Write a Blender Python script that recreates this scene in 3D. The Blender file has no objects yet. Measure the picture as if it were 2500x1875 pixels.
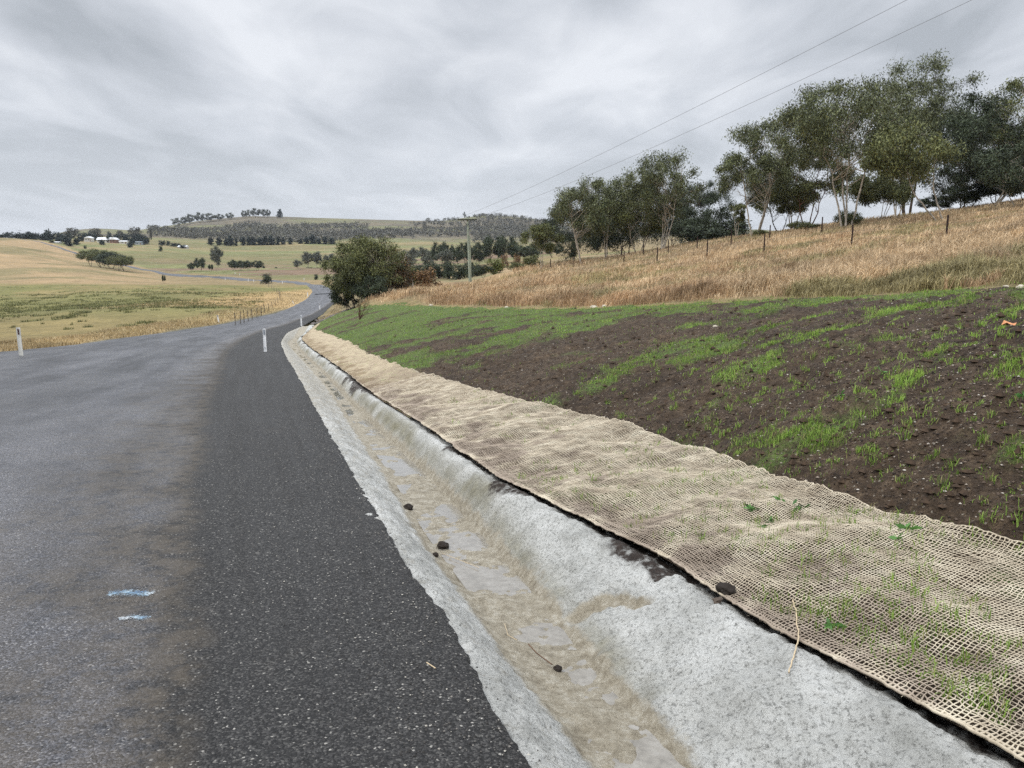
import bpy, math, random
import numpy as np
from mathutils import Vector
random.seed(7); rng = np.random.default_rng(11)
SC = bpy.context.scene; COL = SC.collection; R = math.radians
F = 1850.0; PITCH = math.atan((937.5-600)/F); CP, SP = math.cos(PITCH), math.sin(PITCH)

# ------------------------------------------------------------------ camera geometry helpers (used once, to survey world positions)
def ray(px, py):
    u = (px-1250)/F; v = (937.5-py)/F
    return u, CP+v*SP, -SP+v*CP
def at(px, py, Y):
    a, b, c = ray(px, py)
    return np.array([a/b*Y, Y, c/b*Y])
def sm(e0, e1, x):
    t = np.clip((x-e0)/(e1-e0), 0, 1); return t*t*(3-2*t)
def _hash(ix, iy, s):
    n = (ix.astype(np.int64)*374761393 + iy.astype(np.int64)*668265263 + s*144665) & 0xffffffff
    n = ((n ^ (n >> 13))*1274126177) & 0xffffffff
    n = n ^ (n >> 16)
    return (n & 0xffff)/65535.0
def vn(x, y, s=0):
    x = np.asarray(x, float); y = np.asarray(y, float)
    ix = np.floor(x); iy = np.floor(y); fx = x-ix; fy = y-iy
    fx = fx*fx*(3-2*fx); fy = fy*fy*(3-2*fy)
    a = _hash(ix, iy, s); b = _hash(ix+1, iy, s); c = _hash(ix, iy+1, s); d = _hash(ix+1, iy+1, s)
    return a+(b-a)*fx+(c-a)*fy+(a-b-c+d)*fx*fy
def fbm(x, y, s=0, o=4):
    t = 0; a = .5; k = 0
    for i in range(o):
        t = t + a*vn(x*2**i+i*17.3, y*2**i-i*9.1, s+i); k += a; a *= .5
    return t/k

# ------------------------------------------------------------------ terrain: road profile, rails, hills
RY = [-6, 0, 20, 35, 50, 68, 100, 150, 200, 260, 330]; RZ = [-1.07, -1.6, -3.36, -4.6, -5.8, -7.1, -8.9, -10.7, -12.0, -12.8, -12.9]
def zr(y): return np.interp(y, RY, RZ)
_ys = np.exp(np.linspace(math.log(.3), math.log(600), 5000))
def unp(px, py, dz=0):
    a, b, c = ray(px, py); g = _ys/b*c-(zr(_ys)+dz)
    k = np.where((g[:-1] > 0) & (g[1:] <= 0))[0]; Y = _ys[k[0]]
    return a/b*Y, Y
def rail(pts, dz=0, pre=-.33):
    q = sorted([unp(px, py, dz) for px, py in pts], key=lambda t: t[1])
    ys = np.array([b for a, b in q]); xs = np.array([a for a, b in q])
    y0, x0 = ys[0], xs[0]
    ys = np.concatenate([[y0-12], ys]); xs = np.concatenate([[x0-pre*12], xs])
    # smooth
    g = np.concatenate([np.linspace(-8, 1, 10), np.exp(np.linspace(math.log(1.3), math.log(300), 260))])
    v = np.interp(g, ys, xs); sl = (xs[-1]-xs[-2])/(ys[-1]-ys[-2])
    v = np.where(g > ys[-1], xs[-1]+(g-ys[-1])*sl, v)
    for _ in range(10): v[1:-1] = (v[:-2]+2*v[1:-1]+v[2:])/4
    return lambda y: np.interp(y, g, v)
XE = rail([(1320,1875),(1200,1700),(1100,1515),(1000,1370),(900,1210),(830,1090),(770,990),(725,910),(695,860),(685,835),(700,812),(740,795),(775,775),(800,755),(822,735),(822,718)], .03)
XL = rail([(0,866),(150,853),(300,830),(430,812),(525,797),(620,778),(700,757),(750,730),(761,716)], 0, -.25)
_bl = rail([(1500,1875),(1300,1640),(1150,1440),(1050,1310),(960,1160),(880,1050),(810,950),(765,900),(720,855),(705,840),(730,815)], -.28)
_br = rail([(1660,1875),(1450,1640),(1300,1450),(1150,1280),(1030,1150),(900,1030),(840,970),(790,920),(735,860),(720,838),(745,812)], -.28)
_nl = rail([(2500,1845),(2300,1745),(2000,1580),(1750,1445),(1650,1370),(1350,1225),(1200,1150),(1100,1080),(1000,1010),(900,955),(860,930),(800,895),(745,850),(737,825),(760,805)], .07)
_nu = rail([(2500,1340),(2330,1310),(2000,1195),(1700,1095),(1500,1035),(1300,985),(1100,930),(1000,905),(900,865),(850,835),(800,815),(772,806)], .34)
def XB1(y): return np.maximum(_bl(y), XE(y)+.25)
def XB2(y): return np.maximum(_br(y), XB1(y)+.16)
def XNL(y): return np.maximum(_nl(y), XB2(y)+.35+.0*y)
def XNU(y): return np.maximum(_nu(y)+.012*np.sin(y*2.1)+.04*np.sin(y*.83+1)+(fbm(y*1.3, y*0, 5)-.5)*(.06+.14*sm(3,12,y)), XNL(y)+.5)
BT = [(3400,660,5),(2900,685,8.5),(2600,700,12.3),(2500,706,13.5),(2200,722,17),(1800,738,22),(1400,757,30),(1100,752,44),(960,744,58),(885,750,70),(850,760,82)]
_b = [at(*q) for q in BT]; _b = [np.array([11.5,-6,.2])]+_b
_by = np.array([q[1] for q in _b]); _bx = np.array([q[0] for q in _b]); _bz = np.array([q[2] for q in _b])
def XT(y): return np.maximum(np.interp(y, _by, _bx)+(fbm(np.asarray(y)*.5, np.asarray(y)*0, 9)-.5)*.8, XNU(y)+.5)
def ZT(y): return np.interp(y, _by, _bz)

SKY = [(-2500,590),(-600,590),(0,588),(120,575),(180,562),(230,557),(290,558),(320,562),(360,559),(400,553),(440,547),(500,537),(560,531),(620,526),(700,528),(820,532),(1000,537),(1080,538),(1120,532),(1180,524),(1230,526),(1300,533),(1400,545),(1600,560),(2000,570),(2500,575),(5000,580)]
HILL = [(600,800),(588,950),(570,1150),(552,1320)]
C = {
-2500:[(900,20),(842,45),(800,72),(760,110),(720,165),(695,235),(650,340),(620,410),(600,470),(588,540),(584,600),(594,690),(594,900)],
0:[(853,29),(842,36),(825,50),(800,72),(760,110),(720,165),(695,235),(672,290),(650,340),(620,410),(600,470),(588,540),(584,600),(593,690),(594,900)],
100:[(850,30),(838,37),(822,50),(796,72),(760,106),(720,160),(695,235),(672,290),(650,340),(625,410),(607,490),(599,552),(593,566),(590,600),(594,690),(590,900)],
200:[(845,31),(832,38),(800,66),(760,100),(720,150),(700,200),(692,240),(672,290),(655,330),(640,390),(628,480),(619,515),(606,560),(598,620),(589,700),(578,800),(575,1200)],
400:[(824,45),(800,64),(780,80),(750,110),(720,150),(705,190),(697,225),(688,290),(674,370),(662,388),(640,450),(615,560),(602,680),(590,850),(575,1000),(562,1150)],
560:[(790,72),(770,92),(745,120),(725,150),(710,180),(700,215),(694,260),(686,326),(675,345),(658,420),(640,500),(620,620)]+HILL,
700:[(757,112),(735,135),(715,170),(703,215),(692,278),(687,300),(672,350),(655,430),(637,520),(618,640)]+HILL,
800:[(758,110),(735,145),(718,180),(702,232),(690,275),(672,340),(655,430),(637,520),(618,640)]+HILL,
900:[(750,75),(740,90),(724,120),(708,160),(695,210),(680,280),(660,380),(640,480),(620,600)]+HILL,
1000:[(745,52),(728,70),(712,92),(703,115),(695,140),(680,200),(662,270),(640,380),(625,480),(610,600)]+HILL,
1142:[(750,42),(730,56),(712,75),(698,98),(691,112),(688,130),(677,190),(660,250),(640,340),(620,450),(606,580)]+HILL,
1300:[(756,34),(730,45),(705,58),(685,75),(668,92),(656,108),(651,130),(645,180),(635,260),(620,380),(606,520)]+HILL,
1500:[(754,29),(725,38),(700,48),(675,60),(655,72),(640,84),(628,100),(622,130),(620,200),(610,350),(602,550)]+HILL,
1700:[(743,25),(715,32),(690,40),(665,48),(645,54),(630,60),(613,72),(600,85),(592,100),(592,150),(598,350),(600,600)],
1900:[(735,20),(700,28),(670,35),(645,41),(617,50),(600,58),(580,70),(567,85),(562,110),(575,200),(595,500)],
2100:[(727,18.5),(690,25),(655,31),(625,37),(603,43),(580,52),(560,62),(546,72),(537,90),(550,150),(590,500)],
2300:[(717,16),(675,21),(640,27),(615,32),(597,36),(570,45),(547,55),(532,66),(518,85),(530,150),(590,500)],
2500:[(706,13.5),(660,18),(620,23),(580,29),(550,36),(530,44),(514,55),(502,66),(492,85),(500,150),(590,500)],
3100:[(690,8),(640,14),(590,18),(540,24),(510,30),(490,38),(470,50),(458,66),(455,100),(500,200),(590,500)],
5000:[(650,6),(600,10),(550,16),(510,22),(490,30),(470,38),(460,50),(458,66),(455,100),(500,200),(590,500)]}
_cols = sorted(C); _ca = np.array([(c-1250)/F/1.012 for c in _cols])
_lg = np.linspace(math.log(4), math.log(5200), 420); _gy = np.exp(_lg)
_tab = []
for c in _cols:
    pts = list(C[c]); s = np.interp(c, [q[0] for q in SKY], [q[1] for q in SKY])
    pts += [(s, 1520), (s+9, 2000), (s+25, 3000), (s+40, 5200)]
    Yk = np.array([q[1] for q in pts]); Zk = np.array([at(1250, q[0], q[1])[2] for q in pts])
    z = np.interp(_lg, np.log(Yk), Zk)
    for _ in range(6): z[1:-1] = (z[:-2]+2*z[1:-1]+z[2:])/4
    _tab.append(z)
_tab = np.array(_tab)
# refine columns so that the ridge line follows SKY
_ra = np.linspace(_ca[0], _ca[-1], 900); _T = np.array([np.interp(_ra, _ca, _tab[:, k]) for k in range(_tab.shape[1])]).T
_rp = _ra*F*1.012+1250; _s = np.interp(_rp, [q[0] for q in SKY], [q[1] for q in SKY]); _s0 = np.interp(_rp, _cols, [np.interp(c, [q[0] for q in SKY], [q[1] for q in SKY]) for c in _cols])
_w = sm(1000, 1500, _gy)[None, :]*(1-sm(1700, 2600, _gy))[None, :]
_T = _T+_w*((_s0-_s)/F)[:, None]*_gy[None, :]
for _ in range(4): _T[1:-1] = (_T[:-2]+2*_T[1:-1]+_T[2:])/4
def Hfar(x, y):
    y = np.maximum(np.asarray(y, float), 4.01); a = np.clip(np.asarray(x)/y, _ra[0], _ra[-1]-1e-6)
    fi = (a-_ra[0])/(_ra[1]-_ra[0]); i = np.clip(fi.astype(int), 0, 898); fi = fi-i
    fj = np.clip((np.log(y)-_lg[0])/(_lg[1]-_lg[0]), 0, 418.999); j = fj.astype(int); fj = fj-j
    return (_T[i,j]*(1-fj)+_T[i,j+1]*fj)*(1-fi)+(_T[i+1,j]*(1-fj)+_T[i+1,j+1]*fj)*fi
FO = [(821,716,190),(820,711,205),(800,700,236),(770,694,262),(740,690.5,282),(700,687,300),(640,682,320),(560,675,345),(480,669,365),(400,662,388),(325,650,430),(250,632,475),(180,613,525),(120,594,570),(60,582.5,612),(0,579.5,655)]
FI = [(761,722,178),(761,717,190),(757,707,212),(747,699,240),(735,694.5,258),(700,692,278),(640,689,300),(560,685.5,326),(480,680,348),(400,673,370),(325,659,414),(250,640,460),(180,622,512),(120,600,560),(60,585.5,606),(0,583,650)]
def dens(L):
    P = np.array([at(*q) for q in L]); t = np.linspace(0, len(P)-1, 150)
    Q = np.array([np.interp(t, range(len(P)), P[:, k]) for k in range(3)]).T
    for _ in range(6): Q[1:-1] = (Q[:-2]+2*Q[1:-1]+Q[2:])/4
    return Q
PO, PI_ = dens(FO), dens(FI)
_pins = np.concatenate([PO[::4], PI_[::4]]); _pins = _pins[_pins[:, 1] > 200]
_pd = _pins[:, 2]-Hfar(_pins[:, 0], _pins[:, 1])
def Hf2(x, y):
    h = Hfar(x, y); x = np.atleast_1d(x).astype(float); y = np.atleast_1d(y).astype(float)
    h = np.atleast_1d(h).copy(); m = (y > 170) & (y < 720) & (x < -20)
    if m.any():
        xs, ys = x[m], y[m]; nu = np.zeros(len(xs)); de = np.zeros(len(xs))
        for p, d in zip(_pins, _pd):
            w = np.exp(-((xs-p[0])**2+(ys-p[1])**2)/(2*13.0**2)); nu += w*d; de += w
        h[m] += nu/(de+.08)
    return h
def soft_noise(x, y):
    k = sm(20, 120, y)
    return (fbm(x*.05, y*.05, 31)-.5)*1.2*k+(fbm(x*.4, y*.4, 33, 3)-.5)*.22
def Hnear(x, y):   # between road edge and batter top
    e, b1, b2, nl, nu, t = XE(y), XB1(y), XB2(y), XNL(y), XNU(y), XT(y); z0 = zr(y); zt = ZT(y)
    k = 1-sm(52, 66, y); zn = z0+.07; zu = z0+.34
    f = lambda a, b: np.clip((x-a)/(b-a), 0, 1)
    h = z0-.28*k*sm(0, 1, f(e, b1))
    h = h+(.28*k+.07)*np.sin(np.pi/2*f(b2, nl))**.9
    h = h+.27*f(nl, nu)
    q = f(nu, t); h = h+(zt-zu)*(q+.16*np.sin(np.pi*q))
    return h
def H(x, y):
    x = np.atleast_1d(np.asarray(x, float)); y = np.atleast_1d(np.asarray(y, float))
    hf = Hf2(x, y)+soft_noise(x, y)
    e, l, t = XE(y), XL(y), XT(y); z0 = zr(y); zl = z0+.12
    hl = hf+(zl-.05-Hf2(l, y))*np.exp(-np.maximum(l-x, 0)/9)-soft_noise(x, y)*np.exp(-np.maximum(l-x, 0)/1.5)
    hr = hf+(ZT(y)-Hf2(t, y))*np.exp(-np.maximum(x-t, 0)/6)-soft_noise(x, y)*np.exp(-np.maximum(x-t, 0)/1.0)
    hr2 = hf+(z0-Hf2(e, y))*np.exp(-np.maximum(x-e, 0)/5)-soft_noise(x, y)*np.exp(-np.maximum(x-e, 0)/1.5)
    road = z0+.12*np.clip((e-x)/(e-l), 0, 1)
    near = np.where(x < l, hl, np.where(x < e, road, np.where(x < t, Hnear(x, y), hr)))
    mid = np.where(x < l, hl, np.where(x < e, road, hr2))
    h = near+(mid-near)*sm(68, 88, y)
    return h+(hf-h)*sm(185, 215, y)
def h1(x, y): return float(H(x, y)[0])

# ------------------------------------------------------------------ mesh + material helpers
def mk(name, V, Fs, mats, parent=None, smooth=True, uv=None, col=None, col2=None, midx=None):
    me = bpy.data.meshes.new(name); V = np.asarray(V, np.float32)
    if not isinstance(Fs, list): Fs = [Fs]
    me.vertices.add(len(V)); me.vertices.foreach_set('co', V.ravel())
    loops = np.concatenate([np.asarray(f, np.int32).ravel() for f in Fs]); tot = np.concatenate([np.full(len(f), f.shape[1], np.int32) for f in Fs])
    st = np.concatenate([[0], np.cumsum(tot)[:-1]]).astype(np.int32)
    me.loops.add(len(loops)); me.loops.foreach_set('vertex_index', loops)
    me.polygons.add(len(tot)); me.polygons.foreach_set('loop_start', st); me.polygons.foreach_set('loop_total', tot)
    me.polygons.foreach_set('use_smooth', np.full(len(tot), smooth))
    if midx is not None: me.polygons.foreach_set('material_index', np.asarray(midx, np.int32))
    for m in (mats if isinstance(mats, (list, tuple)) else [mats]): me.materials.append(m)
    if uv is not None:
        me.uv_layers.new(name='UVMap').data.foreach_set('uv', np.asarray(uv, np.float32)[loops].ravel())
    for nm, c in (('Col', col), ('Aux', col2)):
        if c is not None:
            c = np.concatenate([np.asarray(c, np.float32), np.ones((len(c), 1), np.float32)], 1)
            me.color_attributes.new(nm, 'FLOAT_COLOR', 'POINT').data.foreach_set('color', c.ravel())
    me.update(); me.validate()
    o = bpy.data.objects.new(name, me); COL.objects.link(o)
    if parent: o.parent = parent
    return o
def tag(o, label=None, cat=None, group=None, kind=None):
    if label: o['label'] = label
    if cat: o['category'] = cat
    if group: o['group'] = group
    if kind: o['kind'] = kind
    return o
def empty(name, loc, label, cat, group=None, rz=0, sc=(1, 1, 1), rot=None):
    o = bpy.data.objects.new(name, None); COL.objects.link(o); o.location = loc; o.rotation_euler = rot or (0, 0, rz); o.scale = sc
    return tag(o, label, cat, group)
def put(me_o, parent):      # a copy of a built part under another thing
    c = me_o.copy(); COL.objects.link(c); c.parent = parent; return c
def gridf(n, m):
    i = np.arange(n-1)[:, None]*m+np.arange(m-1)[None, :]; i = i.ravel()
    return np.stack([i, i+1, i+m+1, i+m], 1)
class NT:
    def __init__(s, name):
        s.m = bpy.data.materials.new(name); s.m.use_nodes = True; s.t = s.m.node_tree; s.b = s.t.nodes['Principled BSDF']; s.b.inputs['Specular IOR Level'].default_value = .3
        s.obj = s.t.nodes.new('ShaderNodeTexCoord').outputs['Object']
    def n(s, ty, **k):
        nd = s.t.nodes.new(ty)
        for a, v in k.items():
            if a.startswith('i_'):
                key = a[2:]; inp = nd.inputs[int(key)] if key.isdigit() else nd.inputs[key.replace('_', ' ')]
                s.set(inp, v)
            else: setattr(nd, a, v)
        return nd
    def set(s, inp, v):
        if isinstance(v, bpy.types.NodeSocket): s.t.links.new(v, inp)
        else: inp.default_value = (*v, 1) if isinstance(v, tuple) and len(v) == 3 and inp.type == 'RGBA' else v
    def noise(s, scale, detail=4, rough=.6, vec=None): return s.n('ShaderNodeTexNoise', i_Vector=vec or s.obj, i_Scale=scale, i_Detail=detail, i_Roughness=rough).outputs['Fac']
    def vor(s, scale, out='Color', vec=None): return s.n('ShaderNodeTexVoronoi', i_Vector=vec or s.obj, i_Scale=scale).outputs[out]
    def ramp(s, fac, *st):  # colour ramp
        nd = s.n('ShaderNodeValToRGB', i_Fac=fac); e = nd.color_ramp.elements
        while len(e) < len(st): e.new(.5)
        for k, (p, c) in enumerate(st):
            e[k].position = p; e[k].color = (*c, 1) if isinstance(c, tuple) else (c, c, c, 1)
        return nd.outputs['Color']
    def mix(s, f, a, b, mode='MIX'):   # colour mix
        nd = s.n('ShaderNodeMix', data_type='RGBA', blend_type=mode, clamp_factor=True)
        s.set(nd.inputs[0], f); s.set(nd.inputs[6], a); s.set(nd.inputs[7], b); return nd.outputs[2]
    def math(s, op, a, b=0.0, c=None):
        nd = s.n('ShaderNodeMath', operation=op); s.set(nd.inputs[0], a); s.set(nd.inputs[1], b)
        if c is not None: s.set(nd.inputs[2], c)
        return nd.outputs[0]
    def step(s, v, a, b):
        nd = s.n('ShaderNodeMapRange', interpolation_type='SMOOTHSTEP'); s.set(nd.inputs[0], v); nd.inputs[1].default_value = a; nd.inputs[2].default_value = b; return nd.outputs[0]
    def bump(s, h, dist, st=1.0): s.t.links.new(s.n('ShaderNodeBump', i_Height=h, i_Distance=dist, i_Strength=st).outputs[0], s.b.inputs['Normal'])
    def out(s, col=None, rough=None):
        if col is not None: s.set(s.b.inputs['Base Color'], col)
        if rough is not None: s.set(s.b.inputs['Roughness'], rough)
        return s.m
def plain(name, col, rough=.7, var=.25, scale=3.0):
    n = NT(name); f = n.noise(scale, 5); d = tuple(c*(1-var) for c in col); l = tuple(min(1, c*(1+var)) for c in col)
    return n.out(n.ramp(f, (.3, d), (.7, l)), rough)
def leafmat(name, dark, light, rough=.6, trans=.0, tw=None):
    n = NT(name); r = n.n('ShaderNodeNewGeometry').outputs['Random Per Island']; f = n.noise(.35, 3)
    c = n.ramp(r, (0, dark), (.75, light), (1, tuple(min(1, x*1.35) for x in light)))
    c = n.mix(1.0, c, n.ramp(f, (.35, .66), (.65, 1.28)), 'MULTIPLY')
    if tw: c = n.mix(n.step(r, .8, .86), c, tw)
    n.out(c, rough)
    if trans:
        tr = n.n('ShaderNodeBsdfTranslucent', i_Color=c).outputs[0]; mx = n.n('ShaderNodeMixShader', i_0=trans); o = n.t.nodes['Material Output']
        n.t.links.new(n.b.outputs[0], mx.inputs[1]); n.t.links.new(tr, mx.inputs[2]); n.t.links.new(mx.outputs[0], o.inputs[0])
    return n.m

# ------------------------------------------------------------------ materials
def asphalt():
    n = NT('asphalt'); uv = n.n('ShaderNodeUVMap').outputs[0]; sep = n.n('ShaderNodeSeparateXYZ', i_0=uv); u = sep.outputs[0]; v = sep.outputs[1]
    big = n.noise(.7, 5); u2 = n.math('ADD', u, n.math('MULTIPLY_ADD', n.noise(1.5, 4), .3, -.15))
    chips = n.vor(120); chipd = n.vor(120, 'Distance'); sepc = n.n('ShaderNodeSeparateColor', i_0=chips).outputs[0]
    dark = n.ramp(sepc, (0, (.004, .004, .004)), (.5, (.017, .016, .0155)), (.84, (.050, .048, .046)), (.985, (.10, .096, .088)), (1, (.42, .40, .36)))
    lane = n.ramp(sepc, (0, (.014, .014, .015)), (.6, (.054, .054, .058)), (.95, (.115, .115, .12)), (1, (.25, .24, .22)))
    mp = n.n('ShaderNodeMapping', i_Vector=uv, i_Scale=(11, .16, 1)).outputs[0]; streak = n.noise(1.0, 5, .65, mp)
    lane = n.mix(1.0, lane, n.ramp(n.math('ADD', n.math('MULTIPLY', big, .3), n.math('MULTIPLY', streak, .7)), (.36, (.55, .55, .55)), (.60, (1.6, 1.6, 1.64))), 'MULTIPLY')
    wt = n.ramp(n.math('SUBTRACT', u2, 1.0), (0, .72), (.09, 1.0), (.16, .88), (.30, .55), (.44, .95), (.56, .7), (.75, .6), (1, .7))
    lane = n.mix(1.0, lane, n.mix(1.0, wt, (1.20, 1.21, 1.26), 'MULTIPLY'), 'MULTIPLY'); k = n.step(u2, .93, 1.07); c = n.mix(k, dark, lane)
    tan = n.math('MULTIPLY', n.math('SUBTRACT', 1.0, n.step(n.math('ABSOLUTE', n.math('SUBTRACT', u2, .99)), .01, .17)), n.step(n.noise(6, 6, .75), .36, .60))
    c = n.mix(n.math('MULTIPLY', tan, .55), c, (.115, .092, .064))
    brown = n.math('MULTIPLY', n.step(n.noise(1.1, 6, .7), .56, .72), .16); c = n.mix(brown, c, (.075, .064, .050))
    n.bump(n.math('SUBTRACT', n.noise(160, 2), chipd), .006, .9)
    rg = n.math('MULTIPLY_ADD', k, -.30, .72); rg = n.math('MULTIPLY_ADD', n.step(n.math('ADD', n.math('MULTIPLY', big, .3), n.math('MULTIPLY', streak, .7)), .4, .62), -.12, rg)
    n.b.inputs['Specular IOR Level'].default_value = .42
    return n.out(c, rg)
def concrete():
    n = NT('sprayed_concrete'); at_ = n.n('ShaderNodeVertexColor', layer_name='Aux').outputs[0]; sp = n.n('ShaderNodeSeparateColor', i_0=at_)
    t0 = sp.outputs[0]; t = n.step(n.math('ADD', t0, n.math('MULTIPLY_ADD', n.noise(9, 9, .8), 1.3, -.65)), .22, .62); mud = sp.outputs[1]; lich = sp.outputs[2]
    c = n.ramp(n.noise(2.2, 8, .68), (.32, (.34, .34, .315)), (.5, (.52, .52, .49)), (.66, (.66, .66, .63)))
    wa = n.n('ShaderNodeTexWave', i_Vector=n.obj, i_Scale=9.0, i_Distortion=6.0, i_Detail=4.0).outputs['Fac']
    pit = n.noise(48, 8, .85); c = n.mix(n.math('MULTIPLY', n.step(pit, .50, .40), .8), c, (.12, .12, .11))
    spk = n.step(n.noise(17, 8, .85), .56, .64); c = n.mix(n.math('MULTIPLY', spk, .35), c, (.15, .14, .12))
    ol = n.ramp(n.noise(14, 6, .7), (.3, (.10, .09, .05)), (.7, (.27, .245, .155)))
    c = n.mix(n.math('MULTIPLY', lich, .95), c, ol)
    md = n.ramp(n.noise(13, 9, .82), (.3, (.13, .105, .07)), (.5, (.34, .30, .225)), (.64, (.50, .465, .385)), (.8, (.60, .575, .50)))
    c = n.mix(t, c, md)
    dirt = n.math('MULTIPLY', n.step(n.math('ADD', mud, n.math('MULTIPLY_ADD', n.noise(12, 7, .8), 1.0, -.5)), .43, .62), 1.0)
    c = n.mix(dirt, c, n.ramp(n.noise(40, 4), (.3, (.018, .013, .010)), (.7, (.055, .04, .032))))
    h = n.math('ADD', n.math('MULTIPLY', n.noise(30, 6, .7), .6), n.math('MULTIPLY', n.noise(110, 4, .7), .4))
    n.bump(h, .034, 1.0)
    return n.out(c, n.math('MULTIPLY_ADD', t, -.3, .85))
def soil():
    n = NT('wet_mulch_soil'); gm = n.n('ShaderNodeSeparateColor', i_0=n.n('ShaderNodeVertexColor', layer_name='Aux').outputs[0]).outputs[0]
    c = n.ramp(n.noise(9, 9, .85), (.32, (.014, .009, .006)), (.5, (.078, .051, .030)), (.66, (.21, .15, .095)))
    c = n.mix(1.0, c, n.ramp(n.noise(.5, 4), (.35, .75), (.65, 1.35)), 'MULTIPLY')
    v = n.vor(75); s = n.n('ShaderNodeSeparateColor', i_0=v).outputs[0]
    c = n.mix(n.math('MULTIPLY', n.step(s, .80, .9), .5), c, (.11, .08, .058)); c = n.mix(n.step(s, .985, .99), c, (.4, .35, .28))
    g = n.ramp(n.noise(30, 5), (.3, (.085, .165, .028)), (.7, (.25, .43, .08)))
    c = n.mix(n.math('MULTIPLY', n.math('MULTIPLY', gm, n.step(n.noise(22, 6, .8), .36, .60)), .8), c, g)
    h = n.math('ADD', n.noise(14, 8, .8), n.math('MULTIPLY', n.vor(60, 'Distance'), -.4)); n.bump(h, .08, 1.0)
    return n.out(c, .85)
def groundmat():
    n = NT('pasture'); c = n.n('ShaderNodeVertexColor', layer_name='Col').outputs[0]
    c = n.mix(1.0, c, n.ramp(n.noise(.09, 8, .7), (.33, (.72, .74, .70)), (.67, (1.25, 1.22, 1.2))), 'MULTIPLY')
    c = n.mix(1.0, c, n.ramp(n.noise(1.1, 8, .75), (.3, (.62, .62, .60)), (.7, (1.3, 1.3, 1.3))), 'MULTIPLY')
    n.bump(n.noise(1.6, 8, .75), .35, .8)
    return n.out(c, .95)
def jute():
    n = NT('jute_fibre'); r = n.noise(6, 5); c = n.ramp(r, (.3, (.40, .33, .24)), (.55, (.62, .54, .41)), (.75, (.76, .69, .54)))
    lo = n.n('ShaderNodeSeparateColor', i_0=n.n('ShaderNodeVertexColor', layer_name='Aux').outputs[0]).outputs[1]
    c = n.mix(n.step(n.math('ADD', n.noise(1.6, 6, .7), n.math('MULTIPLY', lo, .16)), .57, .70), c, n.ramp(r, (.3, (.27, .215, .165)), (.7, (.47, .39, .31))))
    n.bump(n.noise(300, 3), .004, .7); return n.out(c, .9)
def jutesheet():
    n = NT('jute_weave'); fo = n.noise(3.5, 8, .75); c = n.ramp(fo, (.3, (.27, .215, .17)), (.5, (.43, .365, .275)), (.7, (.58, .515, .38)))
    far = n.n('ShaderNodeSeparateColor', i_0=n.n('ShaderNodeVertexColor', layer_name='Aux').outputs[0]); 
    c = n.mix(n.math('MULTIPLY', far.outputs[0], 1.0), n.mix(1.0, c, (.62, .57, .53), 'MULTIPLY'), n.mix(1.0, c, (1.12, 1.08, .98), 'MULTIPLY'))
    c = n.mix(n.step(n.math('ADD', n.noise(1.6, 6, .7), n.math('MULTIPLY', far.outputs[1], .17)), .57, .70), c, n.mix(1.0, c, (.62, .57, .52), 'MULTIPLY'))
    c = n.mix(n.math('MULTIPLY', n.step(n.noise(7, 6, .8), .58, .66), .8), c, (.15, .25, .05))
    c = n.mix(n.step(n.noise(19, 5, .8), .57, .66), c, (.09, .06, .045)); n.bump(n.noise(24, 6, .7), .05, 1); return n.out(c, .95)
M = {}
M['asphalt'] = asphalt(); M['concrete'] = concrete(); M['soil'] = soil(); M['ground'] = groundmat(); M['jute'] = jute(); M['jutesheet'] = jutesheet()
def watermat():
    n = NT('muddy_water'); c = n.ramp(n.noise(11, 9, .8), (.3, (.16, .14, .11)), (.5, (.34, .31, .26)), (.68, (.46, .435, .385)))
    n.b.inputs['Specular IOR Level'].default_value = .9; n.bump(n.noise(10, 3), .006, .3)
    n.b.inputs['Alpha'].default_value = .75; n.b.inputs['Coat Weight'].default_value = 1; n.b.inputs['Coat Roughness'].default_value = .06; n.b.inputs['Coat IOR'].default_value = 1.7; return n.out(c, .12)
M['water'] = watermat()
M['bark'] = plain('gum_bark', (.44, .39, .32), .8, .4, 2.5); M['barkd'] = plain('dark_bark', (.085, .065, .05), .85, .4, 4); M['barkr'] = plain('red_bark', (.22, .11, .07), .85, .4, 4)
M['olive'] = leafmat('leaf_olive', (.035, .045, .014), (.15, .16, .058)); M['dark'] = leafmat('leaf_dark', (.016, .025, .014), (.066, .085, .045))
M['grey'] = leafmat('leaf_grey', (.05, .058, .045), (.15, .16, .125)); M['browny'] = leafmat('leaf_brown', (.04, .03, .015), (.13, .10, .05), tw=(.25, .12, .05))
M['gum'] = leafmat('leaf_gum', (.030, .040, .015), (.14, .155, .068), rough=.5); M['rust'] = leafmat('leaf_rust', (.08, .042, .02), (.24, .14, .06))
M['conifer'] = leafmat('leaf_conifer', (.008, .018, .016), (.024, .042, .036)); M['lime'] = leafmat('leaf_lime', (.04, .055, .01), (.16, .18, .045))
M['dry'] = leafmat('dry_grass', (.22, .15, .08), (.64, .48, .295)); M['dryr'] = leafmat('red_dry_grass', (.19, .12, .065), (.50, .345, .20))
M['mixed'] = leafmat('mixed_grass', (.12, .10, .045), (.40, .34, .17)); M['verge'] = leafmat('verge_grass', (.22, .16, .075), (.52, .41, .24)); M['young'] = leafmat('young_grass', (.09, .16, .024), (.33, .50, .09), trans=.2, tw=(.34, .33, .13))
M['weed'] = leafmat('weed_leaf', (.04, .12, .03), (.14, .30, .08), trans=.2); M['reed'] = leafmat('field_reed', (.085, .095, .035), (.21, .21, .09))
M['scrub'] = leafmat('scrub_foliage', (.045, .045, .035), (.14, .135, .11)); M['white'] = plain('white_plastic', (.84, .85, .86), .45, .04, 6)
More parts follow.
